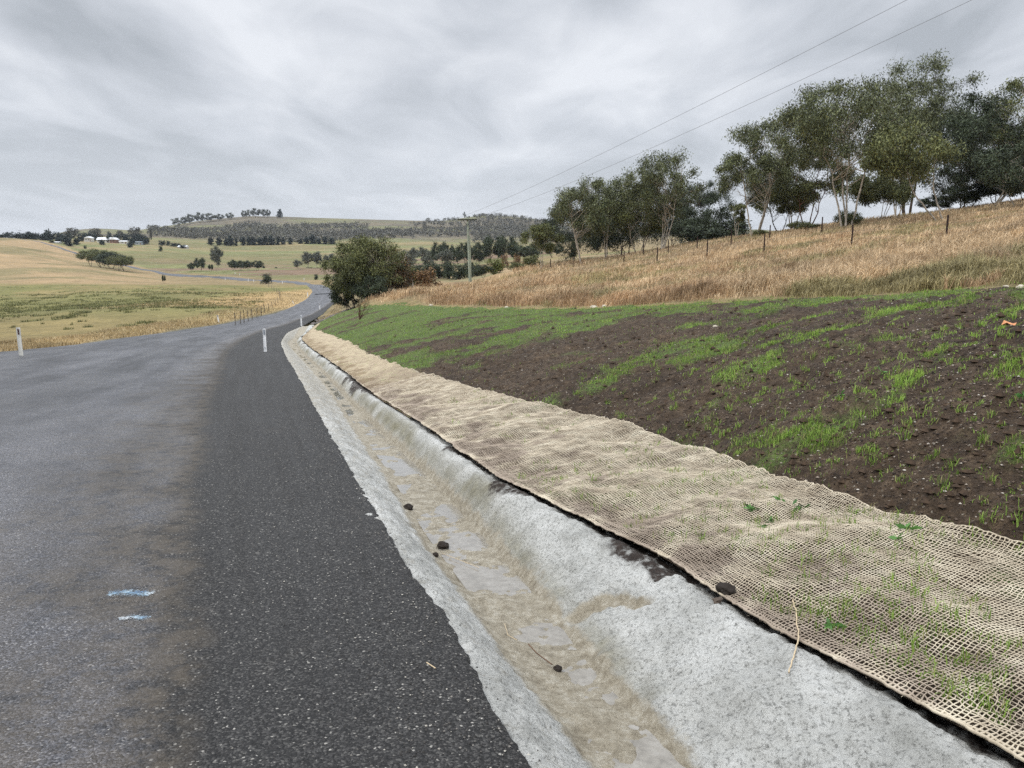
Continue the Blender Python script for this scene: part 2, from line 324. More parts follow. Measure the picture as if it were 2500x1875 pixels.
M['oldwhite'] = plain('weathered_white_paint', (.66, .65, .60), .6, .12, 9); M['clod'] = plain('wet_clod', (.026, .020, .016), .9, .5, 40)
M['reflr'] = plain('red_reflector', (.055, .006, .012), .25, .1); M['reflg'] = plain('grey_reflector', (.26, .29, .33), .25, .15, 40)
M['steel'] = plain('rusty_steel', (.035, .02, .016), .8, .4, 20); M['red'] = plain('red_tip', (.35, .03, .02), .6, .1)
M['pole'] = plain('green_treated_timber', (.30, .34, .27), .85, .25, 6); M['poled'] = plain('dark_timber', (.055, .058, .045), .85, .3, 6); M['wire'] = plain('wire', (.16, .16, .17), .5, .1)
M['stone'] = plain('pale_stone', (.50, .45, .36), .9, .3, 12); M['rock'] = plain('grey_rock', (.17, .15, .14), .9, .45, 5); M['post'] = plain('old_post', (.16, .13, .10), .9, .4, 9)
M['wall'] = plain('cream_wall', (.60, .58, .53), .8, .1); M['roof'] = plain('white_roof', (.80, .82, .84), .5, .04); M['shed'] = plain('blue_steel', (.33, .38, .42), .6, .1); M['glass'] = plain('window_glass', (.05, .06, .07), .2, .1); M['brick'] = plain('brown_brick', (.22, .13, .10), .9, .2)
M['leaf'] = plain('fallen_leaf', (.60, .27, .12), .7, .3, 25); M['twine'] = plain('twine', (.55, .44, .29), .9, .2, 60); M['twig'] = plain('twig', (.13, .075, .045), .9, .3, 60)
M['rustm'] = plain('rust_stain', (.34, .19, .06), .95, .6, 30)

# ------------------------------------------------------------------ near strip: road, drain, batter, net
gy = np.concatenate([np.arange(-5, 1.2, .25), 1.2*np.exp(np.arange(0, math.log(215/1.2), .0085))])
def cross(yy, us, f0, f1): return np.stack([f0(yy)+(f1(yy)-f0(yy))*u for u in us], 1)
# road
us = np.concatenate([[0, .0012, .004, .012], np.linspace(.03, .3, 22), np.linspace(.33, 1, 40)])
edgej = (fbm(gy*14, gy*0, 51, 4)-.5)*.055+(fbm(gy*.9, gy*0, 53)-.5)*.05; edgej = edgej*(1-.3*sm(20, 60, gy))
lej = (fbm(gy*1.5, gy*0+3, 52, 4)-.5)*.5
X0 = XE(gy)+edgej; X1 = XL(gy)+lej*sm(5, 20, gy)
band = np.interp(gy, [2.4, 3.7, 6.5, 12, 30, 60, 120, 200], [1.35, 1.45, 1.7, 2.0, 2.5, 2.0, .9, .35])/(XE(gy)-XL(gy))
X = X0[:, None]+(X1-X0)[:, None]*us[None, :]; Y = np.repeat(gy[:, None], len(us), 1)
Z = zr(Y)+.12*us[None, :]+.035+(fbm(X*.35, Y*.35, 60, 3)-.5)*.03
Z[:, 0] -= .07; Z[:, 1] -= .012; Z[:, -1] -= .16; Z[:, -2] -= .03
U = np.where(us[None, :] < band[:, None], us[None, :]/band[:, None], 1+(us[None, :]-band[:, None])/(1-band[:, None]))
V1 = np.stack([X, Y, Z], -1).reshape(-1, 3); UV1 = np.stack([U, Y], -1).reshape(-1, 2); F1 = gridf(len(gy), len(us))[:, ::-1]
k = np.linspace(0, 1, 7); P = PO[:, None, :]*(1-k)[None, :, None]+PI_[:, None, :]*k[None, :, None]
P = P[(P[:, 3, 1] > 183)]; sh = P.shape; V2 = P.reshape(-1, 3).copy(); V2[:, 2] = H(V2[:, 0], V2[:, 1])+.16; V2[:, 2] -= np.where(np.tile((k == 0) | (k == 1), sh[0]), .3, 0)
UV2 = np.stack([np.tile(1+k*.99, sh[0]), V2[:, 1]], -1)
keep = Y.reshape(-1)[F1[:, 0]] < 208
F2 = gridf(sh[0], 7)[:, ::-1]+len(V1)
tag(mk('road', np.concatenate([V1, V2]), np.concatenate([F1[keep], F2]), M['asphalt'], uv=np.concatenate([UV1, UV2])), kind='structure')

# drain
gd = np.concatenate([np.arange(-4, 1.5, .1), 1.5*np.exp(np.arange(0, math.log(9/1.5), .0042)), 9*np.exp(np.arange(.0085, math.log(68/9), .0085))]); ND = 150; ud = np.linspace(0, 1, ND)
a0 = XE(gd)-.18; a1 = XNL(gd)+.16
X = a0[:, None]+(a1-a0)[:, None]*ud[None, :]; Y = np.repeat(gd[:, None], ND, 1)
Xf, Yf = X.ravel(), Y.ravel(); Zd = H(Xf, Yf); Zd = np.where(Xf < XE(Yf), zr(Yf), Zd)
b1, b2 = XB1(Yf), XB2(Yf); fl = np.exp(-(np.maximum(0, np.maximum((b1-Xf)*.65, Xf-b2+.03))/.10)**2)
sl = sm(0, .25, Xf-b2)*(1-sm(-.28, -.02, Xf-XNL(Yf)))
def drainbump(x, y, fl, sl):
    sm_ = (fbm(x*6, y*6, 71, 4)-.5)*.05+(fbm(x*19, y*19, 72, 4)-.5)*.050*(1-.5*sm(8, 20, y))
    scal = (fbm((y+x*.35)*.85, x*.25, 73, 3)-.5)*.33
    g = np.exp(-(((y+.42*x)-4.42-.05*np.sin(x*14))/.085)**2)*sm(-.02, .12, x-XB2(y))*(1-sm(.40, .52, x-XB2(y)))
    return sm_*(1-.55*fl)+(fbm(x*3.2, y*2.2, 70, 5)-.5)*.095*fl+scal*sl-.06*g, g
db, gul = drainbump(Xf, Yf, fl, sl); Zd = Zd+db+.010-.09*sm(-.16, .06, Xf-XNL(Yf)); Zd = np.where(ud[None, :].repeat(len(gd), 0).ravel() > .965, Zd-.05, Zd)
Zd = np.where(Xf < XE(Yf)-.12, Zd-.05, Zd)
tt = np.clip(fl*1.1+(fbm(Xf*5, Yf*5, 74)-.5)*.5*(fl > .02), 0, 1)*.9; tt = np.maximum(tt, gul); tt = np.maximum(tt, np.where(Xf < b1, .22+.22*sm(3, 18, Yf), .05))
tt = np.maximum(tt, .42*np.exp(-((Xf-b2-.03)/.12)**2)*fbm(Xf*2, Yf*.8, 79))
mud = .60*sm(-.20, .03, Xf-XNL(Yf)+np.where(Yf > 4.2, (fbm(Yf*1.1, Yf*0, 75, 4)-.49)*.75, -.05))
lich = np.clip(.9*sm(.50, .64, fbm((Yf+Xf*.3)*.75, Xf*.5, 77, 4))*sl*(Yf > 5.3)+.6*np.exp(-((Xf-b2-.09)/.08)**2)*(Yf > 3.2)*fbm(Xf*3, Yf*3, 76)*1.6, 0, 1)
tag(mk('drain', np.stack([Xf, Yf, Zd], 1), gridf(len(gd), ND), M['concrete'], col2=np.stack([tt, mud, lich], 1)),
    'pale sprayed concrete roadside drain running between asphalt edge and jute net', 'drain')
# water film
gw = gd[(gd > .5) & (gd < 60)]; uw = np.linspace(0, 1, 22)
w0 = XB1(gw)-.03; w1 = XB2(gw)+.03; X = w0[:, None]+(w1-w0)[:, None]*uw[None, :]; Y = np.repeat(gw[:, None], 22, 1)
Zw = zr(Y)-.28+.008+.010*(fbm(Y*1.2, Y*0, 78)-.5)
tag(mk('water', np.stack([X, Y, Zw], -1).reshape(-1, 3), gridf(len(gw), 22), M['water']), kind='structure')

# batter
gb = gy[(gy < 92)]; ub = np.concatenate([np.linspace(0, .16, 70), np.linspace(.168, 1, 150)])
def XTe(y): return XT(y)+.5
X = cross(gb, ub, lambda y: XNL(y)-.02, XTe); Y = np.repeat(gb[:, None], len(ub), 1); Xf, Yf = X.ravel(), Y.ravel()
def soilbump(x, y):
    k = 1-.4*sm(30, 60, y); rid = fbm((x*.9+y*.44)*.35, (-x*.44+y*.9)*2.2, 82, 3)
    return ((fbm(x*1.1, y*1.1, 81, 3)-.5)*.16+(fbm(x*6, y*6, 83, 4)-.5)*.12+(rid-.5)*.14)*k
def netbump(x, y): return (fbm(x*1.7, y*1.7, 91, 2)-.5)*.11+(fbm(x*4, y*4, 92, 2)-.5)*.035
def Hb(x, y):
    t = XNU(y); w = sm(-.15, .15, x-t); e0 = sm(0, .12, x-XNL(y))
    return H(x, y)+(netbump(x, y)*(1-w)*e0+soilbump(x, y)*w)
def greenmask(x, y):
    # young grass in bands running up the batter, thicker with distance
    a = x*.80+y*.60; b = -x*.60+y*.80
    s = fbm(a*.22, b*1.15, 95, 4); p = fbm(x*.7, y*.7, 96, 4)
    d = sm(8, 40, y+(x-XNU(y))*.3)
    top = .15*np.exp(-((x-XT(y)+.7)/.9)**2)
    right = .05*sm(.6, 1.0, (x-XNU(y))/(XT(y)-XNU(y)+.01))
    return sm(.545, .645, .40*s+.32*p+.28*fbm(x*2.4, y*2.4, 97, 3)+.178*d+top)
hz = Hb(Xf, Yf); fade = np.where(Xf > XT(Yf)+.3, -.12, 0)
gm = greenmask(Xf, Yf)
tag(mk('embankment', np.stack([Xf, Yf, hz+fade], 1), gridf(len(gb), len(ub)), M['soil'], col2=np.stack([gm, gm, gm], 1)), kind='structure')

# far ground
pxs = np.unique(np.concatenate([np.arange(-2300, -150, 60), np.arange(-150, 2650, 8), np.arange(2650, 4700, 60)])); ga = (pxs-1250)/F/1.012
gr = np.concatenate([np.arange(-4, 1.2, .6), 1.2*np.exp(np.arange(0, math.log(4800/1.2), .0125))])
AX = np.concatenate([ga]); Yg = np.repeat(gr[:, None], len(ga), 1); Xg = np.where(Yg > 4, Yg, 4)*ga[None, :]
Xf, Yf = Xg.ravel(), Yg.ravel(); Zg = H(Xf, Yf)
inr = sm(0, .45, Xf-XL(Yf))*sm(0, .45, XE(Yf)-Xf)*(1-sm(190, 212, Yf)); Zg -= inr*.15
inc = sm(-.6, .1, Xf-XE(Yf))*(1-sm(-.9, -.1, Xf-XT(Yf)))*(1-sm(84, 89, Yf)); Zg -= inc*1.1
Zg += (fbm(Xf*.012, Yf*.012, 35, 4)-.5)*10*sm(500, 1100, Yf)*(1-sm(1250, 1500, Yf))
# colours of the land cover
w = Yf*CP-Zg*SP; v = Yf*SP+Zg*CP; w = np.maximum(w, .1); qx = 1250+F*Xf/w; qy = 937.5-F*v/w
nA = fbm(Xf*.03, Yf*.03, 101, 4); nB = fbm(Xf*.15, Yf*.15, 102, 4); nC = fbm(Xf*.006, Yf*.012, 103, 4); nD = fbm(Xf*.02, Yf*.05, 104, 4)
def lc(*c): return np.array(c, float)[None, :]
def bl(A, B, m): return A*(1-m[:, None])+B*m[:, None]
GREEN = lc(.20, .19, .07); OR = lc(.37, .265, .15); TAN = lc(.27, .205, .11); OLV = lc(.19, .17, .08); PALEG = lc(.195, .20, .085); PINK = lc(.20, .13, .095); HG = lc(.17, .17, .085); DRY = lc(.42, .29, .16)
colr = np.repeat(GREEN, len(Xf), 0)
colr = bl(colr, lc(.28, .215, .10), sm(.50, .60, nB*.5+nA*.5)*.7)
colr = bl(colr, lc(.15, .165, .055), sm(.52, .64, nB*.55+nA*.45)*(1-sm(25, 65, np.abs(Yf-112)))*.75)
colr = bl(colr, lc(.285, .215, .10), (1-sm(60, 100, Yf+(Xf+30)*.5))*.75)                  # nearer strip ochre
ve = np.maximum(XL(Yf)-Xf, 0); lf = (Yf < 210)*(Xf < XL(Yf)+1); colr = bl(colr, lc(.42, .31, .15), np.exp(-(ve/3.6)**2)*lf)
colr = bl(colr, lc(.14, .14, .11), np.exp(-(ve/.5)**2)*lf)
rgt = sm(0, 6, Xf-XE(Yf)-2)*sm(88, 105, Yf)*(1-sm(200, 235, Yf)); colr = bl(colr, np.where((nB > .52)[:, None], lc(.33, .24, .14), lc(.22, .19, .10)), rgt)
isl = sm(-62, -52, Xf)*sm(105, 125, Yf)*(Xf < XL(Yf)+1)*(Yf < 262); colr = bl(colr, lc(.44, .31, .15), isl)
far = sm(228, 250, Yf+(nA-.5)*14); colr = bl(colr, np.repeat(TAN, len(Xf), 0), far)
hl = far*(1-sm(330, 480, qx+(nA-.5)*200)); colr = bl(colr, np.repeat(OR, len(Xf), 0), hl*.9)
colr = bl(colr, np.repeat(OLV, len(Xf), 0), hl*sm(.52, .62, nD)*.7)
bk = sm(0, 12, Yf-np.interp(qx, [60, 120, 180, 250, 325, 400, 560, 700, 800], [650, 585, 535, 485, 438, 392, 352, 306, 290]))*(qx < 1350)
g2 = np.repeat(PALEG, len(Xf), 0); g2 = bl(g2, np.repeat(TAN*1.1, len(Xf), 0), sm(.45, .58, nD)*.8); g2 = bl(g2, np.repeat(OLV*.9, len(Xf), 0), sm(.5, .6, nC)*.6)
g2 = bl(g2, np.repeat(PINK, len(Xf), 0), (1-sm(420, 500, Yf))*sm(.42, .54, nD+.0)*sm(250, 420, qx)*.8)
colr = bl(colr, g2, bk)
hh = sm(850, 1000, Yf); h2 = np.repeat(HG, len(Xf), 0); h2 = bl(h2, lc(.13, .11, .085), sm(.38, .54, nC)*.9); h2 = bl(h2, lc(.23, .19, .12), sm(.55, .65, nD)*.5); colr = bl(colr, h2, hh)
rs = sm(0, .8, Xf-XT(Yf))*(1-sm(110, 140, Yf))*(Xf > XE(Yf)+3); 
dry = np.repeat(DRY, len(Xf), 0); dry = bl(dry, lc(.17, .11, .07), sm(.5, .65, nB)*.6); colr = bl(colr, dry, rs)
colr = bl(colr, lc(.20, .16, .10), rs*sm(55, 75, Yf)*sm(1250, 1400, qx)*.5)
edge = rs*np.exp(-((Xf-XT(Yf)-.5)/.9)**2); colr = bl(colr, lc(.24, .20, .10), edge*.8)
rr = (Xf > XE(Yf)) * sm(70, 90, Yf)*(1-sm(180, 230, Yf))*(1-sm(6, 14, Xf-XE(Yf))); colr = bl(colr, lc(.26, .20, .12), rr*.8)
tag(mk('ground', np.stack([Xf, Yf, Zg], 1), gridf(len(gr), len(ga)), M['ground'], col=np.clip(colr, 0, 1)), kind='structure')

# jute net: real strands near, woven sheet further off
def tubes(P, r, sides=4):           # P (n rings, m tubes, 3)
    n, m = P.shape[:2]; T = np.gradient(P, axis=0); T /= np.linalg.norm(T, axis=2, keepdims=True)+1e-9
    up = np.zeros_like(T); up[..., 2] = 1; S = np.cross(T, up); S /= np.linalg.norm(S, axis=2, keepdims=True)+1e-9; N = np.cross(S, T)
    rr = np.broadcast_to(np.asarray(r), (n, m))[..., None]
    V = np.stack([P+rr*(S*math.cos(2*math.pi*k/sides+.785)+N*math.sin(2*math.pi*k/sides+.785)) for k in range(sides)], 2)   # n,m,s,3
    i = (np.arange(n-1)[:, None]*m+np.arange(m)[None, :]).ravel()*sides; fs = []
    for k in range(sides):
        k2 = (k+1) % sides; fs.append(np.stack([i+k, i+k2, i+m*sides+k2, i+m*sides+k], 1))
    return V.reshape(-1, 3), np.concatenate(fs)
def netpt(uu, yy):
    nl = XNL(yy)-.03+(fbm(yy*2.2, yy*0, 93, 2)-.5)*.06; nu = XNU(yy); x = nl+(nu-nl)*uu
    return x
def build_net():
    Vs, Fs, ofs = [], [], 0
    s = 0; yy = [-.2]
    while yy[-1] < 26: yy.append(yy[-1]+max(.0185, .0020*yy[-1]))
    yy = np.array(yy); m = 72; uu = np.linspace(0, 1, m)
    Yn = yy[:, None]+np.zeros((1, m)); Un = uu[None, :]+np.zeros((len(yy), 1))
    jx = (vn(Un*m*1.0+3, Yn*43, 7)-.5)*.014+(fbm(Un*6, Yn*3, 8, 2)-.5)*.03
    jy = (vn(Un*m*1.0+50, Yn*43, 9)-.5)*.012+(fbm(Un*5, Yn*2.5, 10, 2)-.5)*.10
    Yn = Yn+jy+(Un-.5)*.55; Xn = netpt(Un, Yn)+jx
    e = sm(0, .04, Un)
    Zn = Hb(Xn.ravel(), Yn.ravel()).reshape(Xn.shape)
    Zn = Zn+.014+.022*e*fbm(Xn*5, Yn*5, 94, 3)+(vn(Un*m, Yn*33, 12)-.5)*.006
    P = np.stack([Xn, Yn, Zn], -1); th = (.0019+.0015*vn(Un*60, Yn*4, 13)); th = th*(1+.25*sm(6, 20, Yn)); th[:, 0] = .007; th[:, 1] = .005; th[:, -1] = .005
    V, Fq = tubes(P, th); Vs.append(V); Fs.append(Fq); ofs += len(V)
    V, Fq = tubes(P.transpose(1, 0, 2), (th*.95).T); Vs.append(V); Fs.append(Fq+ofs); ofs += len(V)
    hs = np.random.default_rng(8); nh = 26000; hi = hs.integers(0, 370, nh); hj = hs.integers(0, m, nh)
    ns = sum(len(f) for f in Fs)
    gs = gy[(gy > 11) & (gy < 66)]; un = np.linspace(0, 1, 60)
    Ys = np.repeat(gs[:, None], 60, 1); Us = un[None, :]+0*Ys
    lift = sm(11, 17, Ys)*.02-.0
    Xs = netpt(Us, Ys)+(fbm(Ys*4, Us*0, 14, 3)-.5)*.25*(Us > .98); Zs = Hb(Xs.ravel(), Ys.ravel()).reshape(Xs.shape)+.004+lift+.03*fbm(Xs*5, Ys*5, 94, 3)*sm(12, 18, Ys)
    Zs[:, 0] -= .03; Zs[:, -1] -= .05
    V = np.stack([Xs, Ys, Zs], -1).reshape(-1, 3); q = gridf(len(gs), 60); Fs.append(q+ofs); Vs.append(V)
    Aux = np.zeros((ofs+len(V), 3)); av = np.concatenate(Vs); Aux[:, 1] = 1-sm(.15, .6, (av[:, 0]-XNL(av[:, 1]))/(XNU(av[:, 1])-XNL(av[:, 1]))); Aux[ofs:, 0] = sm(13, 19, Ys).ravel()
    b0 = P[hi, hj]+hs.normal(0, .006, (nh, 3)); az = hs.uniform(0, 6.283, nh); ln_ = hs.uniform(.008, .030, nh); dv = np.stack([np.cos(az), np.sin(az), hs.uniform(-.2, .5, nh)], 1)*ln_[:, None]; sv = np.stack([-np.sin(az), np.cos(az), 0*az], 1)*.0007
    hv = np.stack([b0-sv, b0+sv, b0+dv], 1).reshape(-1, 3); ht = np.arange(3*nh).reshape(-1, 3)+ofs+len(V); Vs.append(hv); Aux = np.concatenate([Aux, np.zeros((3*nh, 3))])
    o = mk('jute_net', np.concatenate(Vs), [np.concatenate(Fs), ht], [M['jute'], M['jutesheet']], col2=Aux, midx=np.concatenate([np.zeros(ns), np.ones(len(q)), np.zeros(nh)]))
    tag(o, 'long strip of rumpled open weave jute erosion net beside the concrete drain', 'erosion net')
build_net()

# ------------------------------------------------------------------ blades / leaves
def blades(B, h, wd, lean, az, nseg=1):
    # B base points n,3; returns tri mesh: each blade one bent strip
    n = len(B); ca, sa = np.cos(az), np.sin(az); d = np.stack([ca, sa, 0*ca], 1); s = np.stack([-sa, ca, 0*ca], 1)
    s2 = np.stack([np.cos(az*7.3), np.sin(az*7.3), 0*az], 1); up = np.array([0, 0, 1.])[None]
    lv = lean[:, None]; hv = h[:, None]; wv = wd[:, None]
    if nseg == 1:
        V = np.stack([B-s2*wv*.5, B+s2*wv*.5, B+up*hv*np.sqrt(np.maximum(.05, 1-lv**2))+d*hv*lv], 1).reshape(-1, 3)
        return V, np.arange(3*n).reshape(-1, 3)
    Mi = B+up*hv*.6+d*hv*lv*.35; T = B+up*hv*(1-.5*lv)+d*hv*lv
    V = np.stack([B-s2*wv*.5, B+s2*wv*.5, Mi+s2*wv*.4, Mi-s2*wv*.4, T], 1).reshape(-1, 3); i = np.arange(n)*5
    q = np.stack([i, i+1, i+2, i+3], 1); t = np.stack([i+3, i+2, i+4], 1)
    return V, [q, t]
def bl_obj(name, B, h, wd, lean, mat, label=None, nseg=1, az=None, kind='stuff', cat=None):
    az = rng.uniform(0, 6.283, len(B)) if az is None else az
    V, f = blades(B, h, wd, lean, az, nseg); o = mk(name, V, f, mat, smooth=False); return tag(o, label, cat, None, kind)

# dry grass on the hill to the right: candidates across the slope
def scatter(N, pxa, pxb, ya, yb, pw=1.0):
    px = rng.uniform(pxa, pxb, N); t = rng.uniform(0, 1, N); Y = 1/(1/ya+(1/yb-1/ya)*t**pw); return (px-1250)/F/1.012*Y, Y
x, y = scatter(700000, 820, 3300, 10, 118, .75)
x = x+rng.normal(0, .03, len(x)); ds = x-XT(y)
cl = .6*fbm(x*1.1, y*1.1, 111, 3)+.4*fbm(x*3.1, y*3.1, 119, 3); m = (ds > .5+.5*fbm(x*.6, y*.6, 115)) & (rng.uniform(0, 1, len(x)) < .25+1.3*sm(.35, .65, cl)*sm(.3, 2.2, ds)) & ((y < 100) | (x > 0)) & (x > XE(y)+4)
x, y, ds, cl = x[m], y[m], ds[m], cl[m]
hgt = (.22+.55*sm(.3, .7, cl)+.18*rng.uniform(0, 1, len(x)))*(.55+.45*sm(.5, 2.5, ds))*(1-.45*sm(36, 52, y)*sm(-5, 5, x-.1*y)); wd = .006+.00042*y
red = fbm(x*.35, y*.5, 112, 3)+.22*np.exp(-((ds-1.5)/1.8)**2)-.08*sm(.25, .5, x/y)
lean = np.clip(rng.normal(.58, .3, len(x)), .02, .98); Bz = np.stack([x, y, H(x, y)-.02], 1); isr = red > .64
azd = np.where(rng.uniform(0, 1, len(x)) < .5, rng.uniform(0, 6.28, len(x)), rng.normal(.1, .6, len(x)))
isg = (fbm(x*.16+9, y*.22, 120, 3)+.10*np.exp(-((ds-1)/2)**2)*(x > 6) > .575)&~isr
bl_obj('greenish_grass', Bz[isg], hgt[isg]*.85, wd[isg], lean[isg], M['mixed'], nseg=2, az=azd[isg])
isr2 = isr; isr = isr | isg
bl_obj('dry_grass', Bz[~isr], hgt[~isr], wd[~isr], lean[~isr], M['dry'], nseg=2, az=azd[~isr])
isr = isr2
bl_obj('red_dry_grass', Bz[isr], hgt[isr]*1.05, wd[isr], lean[isr]*.8, M['dryr'], nseg=2, az=azd[isr])
# verge on the left of the road and round the bend
x, y = scatter(150000, -150, 830, 22, 235, .8); d = XL(y)-x; okv = (d > .35) & (d < 4.2+1.8*fbm(y*.1, y*0, 3)) & (y < 190)
isl = (d > .4) & (x > -60) & (y > 105) & (y < 235); d2 = x-XE(y); rb = (d2 > .8) & (d2 < 9) & (y > 74) & (y < 170)
m = okv | isl | rb; x, y = x[m], y[m]; n = len(x)
n2 = fbm(x*.8, y*.8, 113, 3); bl_obj('verge_grass', np.stack([x, y, H(x, y)-.02], 1), (.12+.32*n2*rng.uniform(.5, 1.2, n))*(.6+.5*sm(25, 90, y)), .009+.0006*y, np.clip(rng.normal(.35, .2, n), 0, .9), M['verge'])
# rank tussocks in the paddock
x, y = scatter(120000, -100, 640, 60, 215, .9); d = XL(y)-x; tn = fbm(x*.05, y*.09, 114, 4)+.25*np.exp(-((y-118)/26)**2)-.05
m = (d > 5) & (fbm(x*.5, y*.5, 116, 2)*.5+tn*.5 > .595); x, y = x[m], y[m]; n = len(x)
bl_obj('paddock_tussocks', np.stack([x, y, H(x, y)-.02], 1), .16+.22*rng.uniform(0, 1, n), .03+.0007*y, np.clip(rng.normal(.4, .2, n), 0, .9), M['reed'])
# young grass on the batter
x, y = scatter(680000, 640, 3000, 3.2, 80, .62); m = (x > XNU(y)+.02) & (x < XT(y)+.7); x, y = x[m], y[m]
g = greenmask(x, y); pr = np.clip(g*1.0+.016, 0, 1)*np.where(g < .2, 1, .95); cl = fbm(x*3.3, y*3.3, 117, 3)
m = rng.uniform(0, 1, len(x)) < pr*(.15+1.5*sm(.42, .62, cl)); x, y, g = x[m], y[m], g[m]; n = len(x)
bl_obj('young_grass', np.stack([x, y, Hb(x, y)-.006], 1), (.022+.055*rng.uniform(0, 1, n)**1.6)*(1+.7*sm(8, 40, y)), .0023+.00042*y, np.clip(rng.normal(.45, .25, n), .03, .95), M['young'], nseg=2)
# grass clumps near the net, as separate tufts that share one object of ground cover
tx, ty = scatter(900, 1400, 2650, 3.4, 12, .5); m = (tx > XNU(ty)+.05) & (tx < XT(ty)); tx, ty = tx[m], ty[m]; k = 16
x = np.repeat(tx, k)+rng.normal(0, .02, len(tx)*k); y = np.repeat(ty, k)+rng.normal(0, .02, len(tx)*k); hs = np.repeat(.02+.07*rng.uniform(0, 1, len(tx))**2, k)
bl_obj('seedling_grass', np.stack([x, y, Hb(x, y)-.004], 1), hs*rng.uniform(.6, 1.3, len(x)), np.full(len(x), .0055), np.clip(rng.normal(.5, .22, len(x)), .05, .9), M['young'], nseg=2)
# sprouts growing through the net
tx, ty = scatter(4200, 740, 2600, 1.8, 55, .9); m = (tx > XNL(ty)+.08) & (tx < XNU(ty)-.02); tx, ty = tx[m], ty[m]
q = fbm(tx*1.2, ty*1.2, 118, 3)+.1*sm(8, 25, ty); m = q > .50; tx, ty = tx[m], ty[m]; k = 9
x = np.repeat(tx, k)+rng.normal(0, .018, len(tx)*k)*(1+np.repeat(ty, k)*.05); y = np.repeat(ty, k)+rng.normal(0, .018, len(tx)*k)*(1+np.repeat(ty, k)*.05)
bl_obj('net_sprouts', np.stack([x, y, Hb(x, y)-.004], 1), rng.uniform(.035, .10, len(x)), .0035+.0003*y, np.clip(rng.normal(.4, .2, len(x)), .05, .9), M['young'], nseg=2)

# ------------------------------------------------------------------ tree kit
class MB:
    def __init__(s): s.V = []; s.F = []; s.n = 0
    def add(s, V, f): s.V.append(np.asarray(V)); s.F.append(np.asarray(f)+s.n); s.n += len(V)
    def tube(s, pts, rad, sides=6):
        P = np.asarray(pts, float)[:, None, :]; V, f = tubes(P, np.asarray(rad, float)[:, None], sides); s.add(V, f)
        n0 = s.n-sides*len(pts)
    def limb(s, a, b, r0, r1, sag=0, sides=5, n=6, jit=.03, r=None):
        r = r or random; a = np.array(a, float); b = np.array(b, float); L = np.linalg.norm(b-a); t = np.linspace(0, 1, n)[:, None]
        p = a+(b-a)*t; off = np.array([[r.gauss(0, 1) for _ in range(3)] for _ in range(n)])*L*jit; off[0] = 0; off[-1] = 0; off[:, 2] += sag*L*np.sin(np.pi*t[:, 0]); p = p+off
        s.tube(p, np.linspace(r0, r1, n), sides); return p
    def box(s, c, d):
        c = np.array(c, float); d = np.array(d, float)/2; V = np.array([[x, y, z] for x in (-1, 1) for y in (-1, 1) for z in (-1, 1)])*d+c
        s.add(V, np.array([[0, 1, 3, 2], [4, 6, 7, 5], [0, 4, 5, 1], [2, 3, 7, 6], [0, 2, 6, 4], [1, 5, 7, 3]]))
    def build(s, name, mat, parent=None, smooth=True):
        q = [f for f in s.F if f.shape[1] == 4]; t = [f for f in s.F if f.shape[1] == 3]
        Fs = ([np.concatenate(q)] if q else [])+([np.concatenate(t)] if t else [])
        return mk(name, np.concatenate(s.V), Fs, mat, parent, smooth)
def leaves(C_, L, wid, g, droop=.6):
    n = len(C_); a = g.uniform(0, 6.283, n); el = np.where(g.uniform(0, 1, n) < droop, -g.uniform(.5, 1.5, n), g.uniform(-.6, 1.0, n))
    d = np.stack([np.cos(a)*np.cos(el), np.sin(a)*np.cos(el), np.sin(el)], 1); b = g.normal(0, 1, (n, 3)); s = np.cross(d, b); s /= np.linalg.norm(s, axis=1, keepdims=True)+1e-9
    L = L*g.uniform(.6, 1.4, n)[:, None]; W = L*wid
    return np.stack([C_, C_+d*L*.5+s*W*.5, C_+d*L, C_+d*L*.5-s*W*.5], 1).reshape(-1, 3), np.arange(4*n).reshape(-1, 4)
def blobleaves(cs, rs, n, g, shell=.55, flat=.8):
    idx = g.integers(0, len(cs), n); u = g.normal(0, 1, (n, 3)); u /= np.linalg.norm(u, axis=1, keepdims=True)
    rr = (shell+(1-shell)*g.uniform(0, 1, n))**1.0; p = u*rr[:, None]; p[:, 2] *= flat; p[:, :2] *= 1+.25*g.normal(0, 1, (n, 1))*(g.uniform(0, 1, (n, 1)) < .2)
    return cs[idx]+p*rs[idx][:, None]
